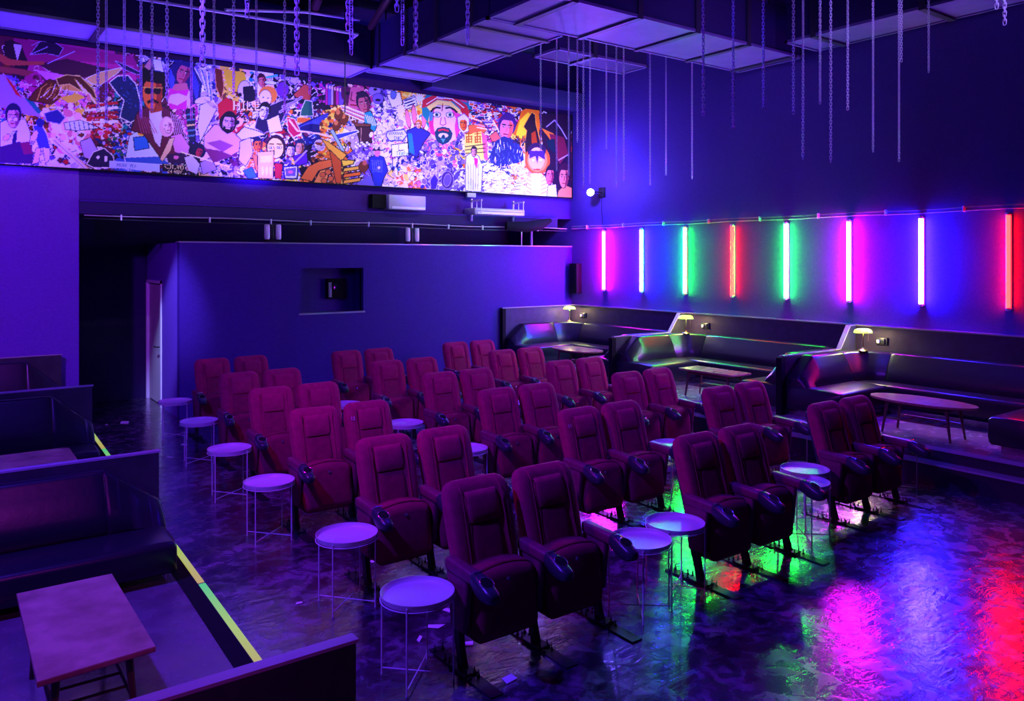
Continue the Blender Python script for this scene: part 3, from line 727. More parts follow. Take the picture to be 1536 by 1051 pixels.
    poly([(84, 118), (100, 112), (120, 114), (140, 134), (146, 150), (128, 140), (104, 126), (88, 128)], (90, 40, 35), (250, 220, 140), .6)
    for k in range(9): line([(112 + k * 3, 118 + k * 3), (122 + k * 4, 134 + k * 4), (138 + k * 5, 150 + k * 5)], .55, W_ if k % 2 else (240, 190, 90))
    poly([(90, 146), (116, 140), (128, 146), (104, 156)], YE)
    # rose and white blast clouds
    for _ in range(70):
        x = rs.normal(100, 16); y = rs.normal(192, 14); ell(x, y, rs.uniform(3, 8), rs.uniform(2, 6), [W_, (255, 190, 200), (250, 225, 240), (230, 120, 150)][rs.randint(4)], rs.uniform(0, 90))
    for k in range(5): poly([(128, 158 + k * 6), (176, 152 + k * 7), (178, 156 + k * 7), (130, 161 + k * 6)], [RD, W_, (150, 20, 50)][k % 3])
    poly([(96, 184), (120, 180), (150, 192), (118, 196), (98, 194)], (225, 230, 250), K, .5)
    for k in range(6): line([(104 + k * 7, 183), (106 + k * 7, 194)], .7, (60, 70, 120))
    # blue rocky crag with white edges
    poly([(164, 124), (176, 114), (192, 113), (204, 126), (210, 150), (214, 172), (196, 184), (180, 176), (186, 150), (176, 140), (170, 132)], (22, 34, 95), W_, .7)
    for _ in range(40): ell(rs.uniform(178, 208), rs.uniform(118, 172), 1.6, .8, [(50, 80, 170), (12, 16, 60)][rs.randint(2)], rs.uniform(0, 90))
    poly([(172, 91), (190, 98), (214, 110), (206, 112), (186, 104)], (40, 20, 80), LI, .4)
    # seated man in a white suit
    poly([(0, 184), (12, 178), (38, 178), (46, 200), (44, 216), (0, 222)], (228, 228, 250), K, .5); poly([(20, 196), (26, 196), (24, 218), (18, 216)], (30, 20, 90)); poly([(18, 196), (23, 198), (10, 214)], (200, 210, 240))
    face(20, 176, 20, 30, (225, 160, 190), (130, 40, 110), (25, 15, 80), 0, None, None)
    for s in (-1, 1): ell(19 + s * 4.4, 179, 3.6, 2.8, (240, 220, 240), 0, K, .6)
    poly([(0, 220), (30, 212), (50, 228), (48, 246), (0, 244)], (60, 15, 90)); poly([(30, 214), (44, 212), (50, 230), (36, 232)], (130, 15, 80)); ell(10, 206, 6, 4, SK, -40, K, .4)
    # striding figure in a blue tunic
    poly([(50, 188), (62, 186), (70, 200), (76, 222), (58, 222), (52, 206)], (60, 60, 190), W_, .6); poly([(54, 222), (62, 222), (58, 244), (48, 246)], SK, K, .4); poly([(64, 222), (74, 222), (74, 240), (68, 246)], (240, 215, 190), K, .4)
    ell(52, 204, 4, 9, (240, 200, 200), 20, K, .4); ell(60, 184, 6, 7, (30, 30, 120)); poly([(66, 170), (86, 164), (98, 176), (90, 186), (70, 182)], (40, 30, 130), LI, .5)
    for k in range(5): line([(78 + k * 1.5, 212 - k), (124 + k * 2, 252)], .8, [W_, SK, LI][k % 3])
    poly([(120, 212), (136, 206), (146, 224), (138, 240), (126, 236)], LI, K, .5); poly([(130, 246), (140, 228), (156, 222), (170, 234), (172, 252), (140, 251)], (30, 15, 70), W_, .6); ell(147, 236, 2.4, 2.4, W_); poly([(157, 234), (161, 234), (161, 242), (157, 242)], W_)
    for _ in range(30): ell(rs.normal(176, 12), rs.normal(208, 12), 3, 2, [GR, RD, NV, BR, LI][rs.randint(5)], rs.uniform(0, 90), K, .4)
    # rocket car / blue craft
    poly([(188, 238), (194, 204), (206, 196), (224, 200), (240, 236), (236, 246), (190, 244)], (210, 225, 250), K, .5); poly([(200, 206), (220, 204), (224, 222), (202, 226)], (40, 110, 220), (15, 30, 110), .6); ell(212, 197, 5, 5, OR, 0, YE, 2)
    poly([(186, 236), (240, 234), (256, 246), (190, 248)], (50, 90, 200), W_, .5)
    # man with dark glasses, moustache, maroon jacket
    poly([(196, 196), (206, 168), (222, 158), (244, 158), (262, 170), (276, 200), (280, 238), (240, 236), (214, 200)], (95, 20, 60), K, .6); poly([(224, 166), (243, 164), (244, 200), (240, 222), (232, 212), (224, 184)], (220, 200, 235), K, .4)
    for k in range(7): line([(206 + k * 3, 172 + k), (212 + k * 4, 200)], .5, (170, 60, 120)); line([(256 + k * 3, 168 + k * 2), (264 + k * 3, 214)], .5, (210, 150, 200))
    ell(229, 116, 19, 21, (18, 8, 25)); poly([(218, 150), (240, 150), (244, 166), (226, 170)], (170, 60, 40)); face(229, 139, 32, 48, (238, 105, 55), (150, 35, 40), (18, 8, 25), 2, None, (30, 8, 30))
    line([(214, 131), (244, 132)], .5, (230, 190, 90)); poly([(220, 152), (229, 147), (239, 153), (237, 156), (229, 151), (222, 156)], (25, 8, 20)); poly([(213, 120), (222, 110), (236, 112), (246, 124), (240, 126), (220, 122)], (18, 8, 25))
    poly([(216, 100), (226, 86), (236, 90), (224, 106)], (215, 140, 150), K, .4); poly([(228, 88), (242, 90), (246, 108), (232, 106)], (235, 235, 250), NV, .5)
    # woman with long blue-black hair and pink top
    ell(272, 118, 22, 26, (28, 20, 95)); poly([(288, 100), (304, 120), (300, 150), (286, 160), (280, 140)], (28, 20, 95))
    for k in range(8): line([(256 + k * .8, 104 + k * 2), (252 + k, 122 + k * 3)], .6, (70, 70, 190)); line([(290 + k * 1.2, 106 + k * 3), (288 + k, 126 + k * 4)], .6, (60, 60, 180))
    face(275, 110, 20, 30, (195, 80, 120), (120, 20, 80), (28, 20, 95), 20); poly([(262, 126), (280, 124), (284, 140), (254, 142)], (200, 95, 125)); poly([(252, 134), (266, 138), (284, 134), (286, 158), (270, 164), (252, 158)], (225, 170, 200)); poly([(254, 132), (266, 136), (284, 134), (280, 144), (268, 140), (256, 142), (252, 150)], (215, 25, 160)); poly([(252, 154), (266, 158), (280, 150), (280, 164), (256, 164)], (215, 25, 160))
    for k in range(9): line([(292 + k * 3, 102 + k), (306 + k * 1.5, 128 + k * 3)], .8, [W_, (80, 110, 220), LI][k % 3])
    # kneeling bare-kneed figure, hands
    poly([(300, 158), (316, 150), (326, 162), (312, 190), (300, 214), (296, 190)], (222, 200, 235), K, .6); ell(304, 150, 12, 5, (225, 195, 225), -15, K, .5)
    for k in range(4): line([(306 + k * 4, 146 + k * 2), (318 + k * 4, 158 + k * 2)], 1.1, (235, 200, 225)); line([(307 + k * 4, 148 + k * 2), (317 + k * 4, 160 + k * 2)], .4, MA)
    poly([(278, 164), (292, 160), (294, 212), (284, 216)], (22, 20, 60)); 
    for k in range(5): line([(281, 172 + k * 8), (291, 171 + k * 8)], 1.3, (70, 120, 140) if k != 2 else (220, 190, 110))
    # blonde woman in pink
    ell(250, 190, 11, 15, (235, 165, 195)); face(252, 190, 12, 18, (245, 190, 215), (190, 80, 140), (240, 190, 200), -8); poly([(256, 204), (272, 200), (286, 222), (280, 234), (262, 228)], (225, 130, 200), K, .4); poly([(254, 208), (262, 206), (256, 226), (244, 242), (240, 238)], SK, K, .4)
    poly([(250, 232), (278, 228), (280, 246), (252, 244)], (50, 15, 75)); ell(264, 236, 4, 3, PK)
    # crouched swordsman at lower centre-left
    ell(296, 226, 13, 12, (20, 12, 50)); face(299, 228, 10, 14, (190, 30, 60), (110, 10, 50), (20, 12, 50), 20); poly([(276, 236), (288, 232), (300, 246), (296, 262), (282, 256)], (210, 190, 235), K, .5); poly([(300, 244), (316, 236), (326, 254), (304, 262)], (180, 140, 215), K, .5); line([(272, 228), (344, 250)], .9, (250, 225, 180))
    # bearded bare-chested man
    poly([(306, 204), (322, 186), (340, 190), (360, 204), (368, 222), (346, 234), (318, 232), (306, 220)], (225, 165, 190), (80, 20, 60), .7); poly([(310, 214), (330, 210), (350, 218), (334, 228)], (150, 70, 110)); poly([(306, 222), (330, 226), (350, 234), (320, 244)], (120, 35, 80))
    poly([(326, 156), (340, 146), (356, 156), (352, 200), (330, 190)], (205, 25, 45)); ell(342, 184, 13, 15, (25, 8, 30)); face(343, 185, 19, 26, (215, 160, 180), (120, 50, 90), (25, 8, 30), 8, (20, 6, 25))
    # yellow flag and black/white figures
    poly([(334, 103), (350, 106), (366, 108), (370, 118), (362, 136), (350, 138), (340, 126)], (240, 205, 40)); poly([(322, 102), (333, 104), (336, 130), (332, 150), (324, 130)], (110, 35, 25), (240, 150, 110), .5); ell(366, 134, 9, 13, (225, 205, 190), 10, K, .8); poly([(364, 130), (380, 128), (384, 150), (366, 156)], K); ell(360, 142, 3, 3, K)
    poly([(380, 112), (392, 110), (394, 146), (386, 148)], W_, K, .5); face(393, 122, 11, 17, (220, 110, 110), (150, 30, 60), (60, 10, 30), -10); ell(406, 124, 9, 2.5, (220, 235, 250), 5, K, .5); line([(400, 116), (415, 113)], 1.6, (60, 200, 230))
    ell(402, 142, 14, 13, (235, 130, 50), 20); ell(398, 147, 9, 12, (245, 220, 230), 0, K, .5); ell(395, 146, 1.3, 1, K); ell(402, 147, 1.3, 1, K); line([(396, 153), (401, 153)], .8, RD); ell(424, 134, 9, 11, (110, 40, 150), 0, K, .5); ell(448, 134, 3, 4, W_, 0, NV, .8)
    poly([(440, 142), (456, 126), (468, 130), (466, 152), (444, 146)], (190, 75, 60), K, .5)
    # shouting man, dark jacket, waving arms
    poly([(400, 160), (424, 150), (446, 148), (430, 166), (420, 188), (396, 200), (382, 192), (386, 176)], (30, 12, 60), LI, .5); face(396, 168, 15, 22, (232, 225, 235), (90, 60, 110), (20, 8, 30), 12); poly([(400, 180), (418, 172), (424, 196), (404, 200)], (240, 225, 230), K, .5)
    for a_, b_ in (((420, 168), (452, 146)), ((424, 160), (444, 152))): line([a_, b_], 2, LI); line([a_, b_], .5, K)
    poly([(452, 164), (458, 150), (468, 152), (470, 174), (450, 174)], (35, 105, 80), W_, .5); poly([(446, 176), (466, 177), (464, 184), (446, 184)], OR, YE, .5)
    # cape sweep and big dark-blue wing
    poly([(446, 188), (472, 176), (500, 166), (498, 190), (474, 202), (456, 196)], (20, 20, 90)); 
    for k in range(7): line([(450 + k * 2, 190 - k), (492, 170 + k * 3)], .6, (70, 80, 200))
    poly([(430, 176), (442, 178), (452, 200), (440, 206), (432, 196)], (205, 20, 70), W_, .5); line([(434, 180), (446, 196), (476, 200), (500, 206)], 1.3, (250, 220, 210))
    # reclining arm, pistol, yellow woman
    poly([(354, 202), (366, 190), (386, 196), (400, 202), (380, 206), (362, 210)], (225, 215, 235), K, .6); poly([(360, 212), (376, 206), (380, 230), (368, 250), (358, 240)], (215, 195, 235), K, .5)
    ell(414, 220, 15, 18, (50, 15, 40)); ell(413, 222, 12, 15, (248, 222, 110), -5, K, .6); 
    for s in (-1, 1): ell(413 + s * 6, 221, 3, 1.7, W_, -4, K, .6); ell(413 + s * 6, 221, 1.2, 1.2, (30, 50, 90)); line([(409.5 + s * 6, 216), (416.5 + s * 6, 216)], .8, (60, 30, 20))
    line([(412, 222), (410, 230)], .5, OR); line([(408, 234), (417, 234)], .9, (235, 235, 220))
    face(387, 218, 12, 18, OR, (140, 40, 40), (25, 10, 60), -5); poly([(378, 230), (388, 234), (396, 262), (404, 266), (398, 270), (384, 256)], (235, 130, 60), K, .5); poly([(364, 256), (378, 250), (386, 266), (372, 268)], (50, 110, 220), K, .5)
    poly([(386, 228), (411, 226), (410, 268), (387, 267)], (250, 200, 120), K, .6); poly([(390, 234), (408, 233), (408, 243), (391, 244)], W_)
    for k in range(3): ell(394 + k * 6, 256, 2, 7, (255, 235, 200))
    face(436, 226, 12, 16, (235, 215, 240), VI, K, 5); face(450, 222, 13, 20, (225, 160, 120), BR, (30, 40, 80), 5); poly([(440, 234), (460, 228), (462, 244), (444, 250)], (90, 20, 190), K, .5); line([(442, 244), (460, 226)], 1.2, LI)
    poly([(425, 250), (447, 248), (446, 268), (427, 268)], (235, 235, 250), NV, 1.2); poly([(428, 253), (444, 251), (443, 264), (429, 264)], (110, 90, 220)); ell(436, 258, 4, 2.5, PK); poly([(412, 244), (424, 246), (422, 268), (412, 268)], RD, K, .5)
    # orange nudes and logs at the bottom
    poly([(450, 268), (462, 250), (478, 242), (500, 238), (498, 250), (478, 256), (468, 272)], (235, 110, 60), K, .6); poly([(470, 274), (480, 256), (494, 252), (490, 276)], (240, 140, 80), K, .6); 
    for x, y in ((484, 262), (492, 258), (496, 268), (502, 262), (486, 271), (503, 272)): ell(x, y, 4, 3.4, (215, 100, 60), 0, K, .8)
    # yellow flames, brown figures
    for _ in range(60):
        t = rs.rand(); x = 480 + 32 * t + rs.normal(0, 4); y = 196 - 42 * t + rs.normal(0, 5); ell(x, y, rs.uniform(1.5, 4.5), rs.uniform(1.5, 4), [YE, (250, 230, 120), OR, BR][rs.randint(4)], rs.uniform(0, 90))
    for x, y in ((505, 188), (516, 178), (508, 172)): ell(x, y, 6, 8, BR, 20, K, .6); ell(x - 1, y - 4, 3, 4, (215, 120, 70))
    for k in range(6): poly([(488 + k * 4, 126 + k), (494 + k * 4, 124 + k), (496 + k * 4, 156), (488 + k * 4, 158)], [MG, VI, LI, MA][k % 4], K, .4); ell(491 + k * 4, 130 + k, 2, 2.6, SK)
    # large half face and crowned woman
    poly([(511, 130), (546, 131), (548, 150), (534, 166), (520, 158), (512, 146)], (205, 90, 140)); poly([(511, 130), (526, 131), (522, 160), (512, 146)], (80, 10, 70)); ell(521, 140, 4, 2.5, K); ell(538, 140, 4, 2.5, K); line([(528, 138), (526, 150), (532, 151)], .8, MA); line([(526, 157), (536, 158)], 1.1, (150, 20, 60))
    face(546, 156, 18, 28, (190, 90, 120), (90, 20, 70), (35, 15, 60), -12); poly([(544, 170), (556, 166), (566, 186), (562, 198), (548, 188)], (30, 150, 190), K, .6)
    for k in range(5): line([(548 + k * 3, 172 + k), (554 + k * 2.4, 188)], .5, W_)
    for k in range(7): line([(512 + k, 158 + k * 2), (546, 170 + k * 2)], .9, [W_, LI, RD][k % 3])
    ell(562, 136, 9, 8, (150, 120, 230), 0, K, .6); ell(567, 148, 8, 8, (120, 90, 215), 0, K, .7); ell(567, 150, 4, 2, K); ell(563, 134, 3, 2, K)
    # lectern, plane wing
    poly([(532, 184), (556, 186), (556, 190), (532, 190)], (120, 60, 50), K, .5); poly([(534, 190), (555, 190), (558, 214), (540, 216)], (65, 25, 50), (20, 8, 30), .8); line([(542, 192), (541, 216)], .6, (180, 130, 130))
    poly([(500, 202), (536, 195), (538, 198), (504, 210)], (50, 60, 190), W_, .6); poly([(495, 196), (500, 194), (518, 228), (512, 226)], (160, 190, 245), K, .5)
    for k in range(8): ell(534 + k * 2.8, 214 + (k % 3) * 2.5, 2, 1.6, W_, 0, K, .5)
    # orange wedge-shaped building of planks
    poly([(482, 208), (492, 212), (520, 232), (512, 243), (500, 236)], (240, 170, 60), K, .6); poly([(494, 224), (512, 242), (512, 276), (504, 274), (498, 246)], (200, 80, 40), K, .6); poly([(512, 240), (532, 240), (530, 246), (514, 250)], YE, K, .8)
    for k in range(3): poly([(516, 252 + k * 9), (542, 248 + k * 9), (540, 254 + k * 9), (514, 258 + k * 9)], [(240, 180, 70), OR, (235, 160, 60)][k], K, .8)
    # detective in a blue coat
    poly([(554, 236), (566, 232), (576, 236), (582, 256), (576, 266), (572, 280), (560, 280), (558, 262), (553, 252)], (35, 45, 170), K, .7); 
    for k in range(6): line([(558 + k * 3, 240), (560 + k * 2.6, 258)], .4, (110, 120, 230))
    ell(566, 229, 4.6, 6, (225, 120, 150)); poly([(558, 226), (575, 226), (572, 220), (562, 220)], (35, 15, 60)); ell(545, 250, 7, 8, BR, 0, K, .6); ell(547, 244, 3.4, 4, (190, 90, 80)); poly([(536, 274), (556, 262), (562, 280), (540, 279)], (110, 90, 200))
    # white glare field
    for _ in range(120):
        x = rs.normal(588, 14); y = rs.normal(190, 22); ell(x, y, rs.uniform(1, 4.5), rs.uniform(.8, 3), [W_, (255, 250, 255), (225, 205, 250), PK, VI][rs.choice(5, p=[.4, .25, .2, .08, .07])], rs.uniform(0, 180), K if rs.rand() < .2 else None, .4)
    # flames at the top, newspaper bursts
    for _ in range(50): ell(rs.uniform(598, 640), rs.uniform(132, 152), rs.uniform(2, 5), rs.uniform(2, 5), [YE, OR, (255, 235, 130), (250, 160, 50)][rs.randint(4)], rs.uniform(0, 90))
    poly([(580, 142), (600, 138), (604, 156), (588, 162)], W_, K, .5); ell(590, 142, 4, 6, (100, 110, 210), 0, K, .7); poly([(604, 150), (622, 143), (626, 158), (608, 164)], (240, 240, 255), NV, .6)
    for k in range(3): line([(607, 151 + k * 4.5), (622, 146 + k * 4.5)], 1.1, NV)
    def burst(x, y, r1, r2, c, n=12):
        poly([(x + (r1 if q % 2 else r2) * math.cos(PI * q / n), y + (r1 if q % 2 else r2) * math.sin(PI * q / n)) for q in range(2 * n)], c)
    burst(601, 164, 5, 13, W_); burst(629, 147, 4, 12, (225, 235, 255))
    # hands / fingers and blue jacket man
    for x, y, r_ in ((612, 178, -10), (621, 172, -4), (636, 178, 4)): ell(x, y, 3.2, 13, (245, 130, 160), r_, (150, 20, 80), .6)
    poly([(610, 196), (624, 190), (636, 194), (646, 200), (634, 216), (626, 236), (616, 232), (612, 214)], (45, 40, 170), K, .7); face(628, 187, 8, 11, SK, OR, (220, 120, 60), 0); poly([(612, 200), (618, 200), (622, 232), (614, 228)], (30, 130, 160))
    # sign boards
    poly([(581, 197), (606, 194), (611, 202), (604, 211), (584, 211), (579, 204)], (225, 225, 250), (60, 40, 150), .8); text(A, PX, PY, 'INC', 591, 210, 5.5, (45, 30, 140), .0, put, cols)
    for k in range(7): line([(583 + k * 3.2, 198.5), (585 + k * 3.2, 201.5)], .6, (60, 40, 150))
    poly([(587, 217), (612, 214), (613, 233), (588, 236)], (250, 250, 225), K, .6); line([(598, 217), (598, 226), (606, 225)], .6, K); text(A, PX, PY, 'TORK', 594, 233, 6, (20, 150, 110), .04, put, cols); line([(597, 236), (597, 262)], .8, K); line([(589, 236), (589, 258)], .6, K)
    # great face under a banded hat
    poly([(632, 158), (640, 140), (655, 134), (680, 137), (700, 148), (708, 160), (706, 190), (700, 182), (690, 164), (668, 152), (650, 156), (645, 166), (642, 184), (634, 174)], (25, 130, 150))
    poly([(634, 150), (656, 140), (680, 143), (700, 158), (706, 172), (694, 166), (680, 152), (656, 149), (640, 160), (633, 162)], (205, 35, 60)); poly([(640, 160), (656, 150), (676, 152), (692, 166), (690, 172), (674, 160), (656, 158), (646, 168)], (250, 225, 130)); line([(640, 156), (656, 146), (678, 148), (698, 163)], .7, W_); line([(646, 166), (657, 158), (674, 159), (690, 172)], .6, K)
    poly([(676, 138), (692, 142), (702, 154), (694, 152), (680, 144)], (230, 50, 120)); poly([(690, 164), (700, 160), (707, 182), (700, 184)], (205, 25, 50)); poly([(655, 135), (668, 136), (667, 148), (656, 147)], (150, 130, 230), W_, .6); poly([(659, 137), (663, 137), (663, 145), (659, 144)], (50, 40, 140))
    poly([(645, 168), (655, 158), (675, 159), (690, 172), (690, 196), (684, 208), (672, 216), (655, 214), (646, 202), (643, 186)], (244, 200, 232)); poly([(645, 168), (652, 162), (650, 186), (653, 204), (646, 200), (643, 186)], (230, 40, 140)); poly([(676, 162), (690, 172), (690, 196), (684, 208), (682, 190), (684, 178)], (235, 60, 160)); poly([(644, 168), (650, 164), (649, 180), (644, 182)], (40, 150, 200), al=.8)
    line([(647, 167), (650, 163), (655, 161), (660, 162)], 1.4, (25, 8, 40)); line([(669, 162), (675, 161), (681, 164), (685, 168)], 1.4, (25, 8, 40)); line([(664, 156), (663, 166)], .8, (150, 20, 70))
    for x in (655, 675): ell(x, 172, 5.2, 3.4, W_, 0, (30, 10, 60), .9); ell(x, 172, 2.6, 2.8, (60, 120, 140)); ell(x, 172, 1.3, 1.5, K)
    line([(662, 176), (660, 186), (664, 188), (669, 186), (667, 176)], .7, (190, 60, 140)); poly([(652, 198), (656, 192), (664, 190), (674, 192), (679, 200), (677, 208), (672, 214), (664, 217), (656, 213), (653, 206)], (15, 60, 90)); ell(665, 203, 7.5, 3.6, (240, 220, 235)); ell(665, 207, 3, 5, (15, 60, 90)); line([(658, 195.5), (664, 194), (672, 196)], 1.2, (220, 30, 70)); poly([(661, 208), (668, 208), (665, 214)], (80, 160, 190))
    # small orange face, papers with yellow characters
    poly([(686, 176), (696, 170), (704, 178), (704, 196), (694, 200), (688, 192)], (235, 225, 250), VI, .5); face(695, 186, 11, 18, OR, RD, (230, 225, 250), -5); poly([(702, 188), (726, 184), (730, 196), (714, 206), (704, 202)], (235, 100, 60), K, .4)
    poly([(697, 202), (722, 197), (730, 204), (730, 238), (718, 240), (697, 228)], (250, 225, 110)); poly([(722, 197), (730, 204), (732, 240), (726, 238)], (235, 90, 140))
    for x0_ in (699, 712):       # two block characters
        for a_, b_ in (((0, 1), (9, 0)), ((4, -2), (4, 14)), ((0, 5), (9, 4)), ((1, 9), (9, 8.4)), ((1, 5), (1, 14)), ((8, 4), (8.6, 14)), ((2, 13), (8, 12.6))): line([(x0_ + a_[0], 200 + a_[1]), (x0_ + b_[0], 200 + b_[1])], .7, (190, 70, 20))
    for k in range(3): line([(698, 220 + k * 5), (728, 216 + k * 6)], .7, K)
    # purple crowd below the great face
    for _ in range(130):
        x = rs.uniform(632, 695); y = rs.uniform(214, 285); ell(x, y, rs.uniform(1.5, 5), rs.uniform(1, 3.4), [(130, 100, 220), (90, 60, 190), (185, 165, 245), (60, 30, 140), W_][rs.choice(5, p=[.3, .25, .25, .12, .08])], rs.uniform(0, 180), W_ if rs.rand() < .35 else K, .4)
    ell(671, 270, 9, 13, (70, 35, 130), 0, LI, .6); ell(671, 270, 5, 9, (105, 75, 200), 10, LI, .5); ell(660, 232, 5, 2.5, (215, 70, 120)); poly([(645, 270), (652, 260), (658, 270), (654, 284), (646, 284)], (60, 30, 140), LI, .6)
    # man in a white overcoat
    poly([(699, 234), (708, 228), (718, 234), (724, 250), (722, 288), (698, 286), (698, 250)], (226, 230, 245), (90, 90, 150), .6); face(711, 228, 8, 13, (215, 150, 170), (120, 50, 90), (40, 15, 60), 0); poly([(711, 236), (717, 238), (716, 252), (712, 248)], (225, 30, 150)); 
    for k in range(5): line([(702 + k * 4, 246), (703 + k * 3.4, 284)], .35, (130, 130, 180))
    # upper right collage and faces
    for _ in range(60):
        x = rs.uniform(702, 782); y = ptop(x) + rs.uniform(2, 26); poly([(x, y), (x + rs.uniform(3, 9), y + 1), (x + rs.uniform(3, 8), y + rs.uniform(2, 5)), (x + .5, y + 4)], [RD, VI, LI, NV, MG, OR][rs.randint(6)], W_ if rs.rand() < .6 else K, .4)
    for k in range(14): line([(704 + k * 4, 176 + (k % 4) * 5), (722 + k * 3, 182 + (k % 5) * 4)], .8, [W_, NV, LI][k % 3])
    face(760, 192, 22, 32, (225, 120, 190), (235, 80, 80), (60, 20, 110), 8); poly([(734, 204), (744, 196), (752, 208), (748, 214), (738, 212)], (225, 90, 100), K, .5)
    poly([(734, 236), (742, 212), (756, 204), (772, 210), (784, 224), (786, 240), (770, 248), (750, 250), (736, 246)], (30, 35, 120)); 
    for _ in range(90): 
        x = rs.uniform(736, 786); y = rs.uniform(208, 262); line([(x, y), (x + rs.uniform(-2, 2), y + rs.uniform(3, 8))], .4, [(110, 130, 240), W_, (60, 70, 190)][rs.randint(3)])
    for _ in range(90):
        x = rs.uniform(724, 800); y = rs.uniform(246, 292); ell(x, y, rs.uniform(2, 7), rs.uniform(.8, 2.4), W_, rs.uniform(-20, 20)); 
        if rs.rand() < .5: line([(x - 5, y), (x + 4, y + rs.uniform(-2, 2))], .4, [VI, NV, LI][rs.randint(3)])
    # fire glow with standing robed figure
    poly([(782, 166), (796, 160), (808, 162), (812, 184), (808, 200), (788, 214), (776, 206), (772, 196), (778, 180)], (235, 110, 20)); poly([(780, 180), (792, 168), (800, 176), (794, 196), (782, 208), (774, 202)], (250, 215, 40))
    poly([(794, 174), (798, 168), (803, 172), (804, 186), (810, 210), (812, 232), (800, 230), (788, 238), (787, 214), (790, 196), (785, 190)], (35, 8, 35), (250, 160, 60), .5); poly([(797, 200), (803, 196), (806, 214), (798, 222)], (170, 50, 20))
    for k in range(9): line([(770 + k * 2.4, 204 + (k % 3) * 3), (770 + k * 2.4, 214)], .7, (60, 15, 60))
    poly([(808, 170), (856, 172), (858, 300), (836, 298), (816, 236), (812, 200)], (38, 6, 45)); poly([(812, 192), (830, 200), (834, 208), (826, 210)], (235, 120, 40)); poly([(824, 200), (846, 206), (852, 230), (840, 246), (830, 226)], (120, 20, 60)); line([(820, 190), (832, 180), (842, 194), (850, 208)], .7, LI); poly([(820, 210), (832, 208), (834, 232), (822, 220)], (10, 30, 60)); line([(838, 240), (852, 232)], .8, LI)
    # haloed violet face, white robe
    ell(806, 240, 19, 22, (245, 90, 40)); ell(806, 240, 15, 18, (250, 140, 80)); ell(805, 226, 14, 12, (45, 15, 70)); ell(805, 238, 12, 17, (250, 180, 150)); poly([(794, 226), (816, 226), (818, 240), (808, 234), (806, 246), (803, 234), (794, 238)], (70, 30, 150)); ell(800, 240, 2.8, 2.3, (255, 240, 210), 0, K, .5); ell(811, 240, 2.8, 2.3, (255, 240, 210), 0, K, .5); line([(801, 254), (809, 254)], .9, (190, 30, 40))
    poly([(788, 292), (792, 268), (800, 260), (812, 260), (822, 270), (826, 296)], (255, 250, 255)); 
    for k in range(5): line([(797, 266 + k * 6), (790, 262 + k * 6)], .8, LI); line([(812, 266 + k * 6), (820, 263 + k * 6)], .8, LI)
    # two portraits at the right end
    face(825, 264, 12, 24, (235, 110, 120), (120, 20, 60), (30, 8, 40), 5); poly([(822, 278), (834, 276), (836, 296), (820, 296)], (225, 220, 245), K, .4)
    poly([(836, 298), (838, 286), (848, 278), (858, 282), (858, 300)], (235, 135, 90)); face(846, 266, 15, 30, (232, 135, 110), (120, 30, 60), (60, 15, 50), 3)
    # painted lettering
    text(A, PX, PY, 'HILL', 351, 166, 14, (30, 10, 20), .02, put, cols); text(A, PX, PY, 'HILL', 350, 165, 14, (250, 225, 150), .02, put, cols)
    poly([(243, 245), (278, 249), (278, 260), (243, 257)], (30, 10, 40)); text(A, PX, PY, 'SCOTLAND', 246, 252, 5.6, (250, 225, 190), .075, put, cols, .78); text(A, PX, PY, 'ZA ASSO', 251, 259, 4.8, (250, 225, 190), .075, put, cols, .85)
    poly([(164, 241), (240, 246), (240, 258), (164, 252)], (190, 205, 250)); text(A, PX, PY, 'HUNYAX', 175, 249.5, 5.2, (60, 80, 190), .06, put, cols, 1.15); text(A, PX, PY, 'KURTAKRAN', 167, 257, 5.4, (70, 95, 200), .06, put, cols, .95)
    lin = np.where(A <= .04045, A / 12.92, ((A + .055) / 1.055) ** 2.4)
    me = bpy.data.meshes.new('mural_artwork')
    co = np.stack([XX - (MX0 + MX1) / 2, np.zeros_like(XX), ZZ - MZ0], -1).reshape(-1, 3).astype(np.float32)
    i = (np.arange(NZ - 1)[:, None] * NX + np.arange(NX - 1)).reshape(-1)
    q = np.stack([i, i + 1, i + 1 + NX, i + NX], 1).astype(np.int32)
    me.vertices.add(len(co)); me.vertices.foreach_set('co', co.reshape(-1)); me.loops.add(q.size); me.loops.foreach_set('vertex_index', q.reshape(-1))
    me.polygons.add(len(q)); me.polygons.foreach_set('loop_start', np.arange(0, q.size, 4, dtype=np.int32)); me.update()
    at = me.color_attributes.new('paint', 'FLOAT_COLOR', 'POINT'); at.data.foreach_set('color', np.concatenate([lin.reshape(-1, 3), np.ones((NX * NZ, 1))], 1).astype(np.float32).reshape(-1))
    m = bpy.data.materials.new('mural_print'); m.use_nodes = True; b = m.node_tree.nodes['Principled BSDF']; ca = m.node_tree.nodes.new('ShaderNodeVertexColor'); ca.layer_name = 'paint'
    m.node_tree.links.new(ca.outputs[0], b.inputs['Base Color']); b.inputs['Roughness'].default_value = .6; b.inputs['Specular IOR Level'].default_value = .2
    me.materials.append(m)
    return me
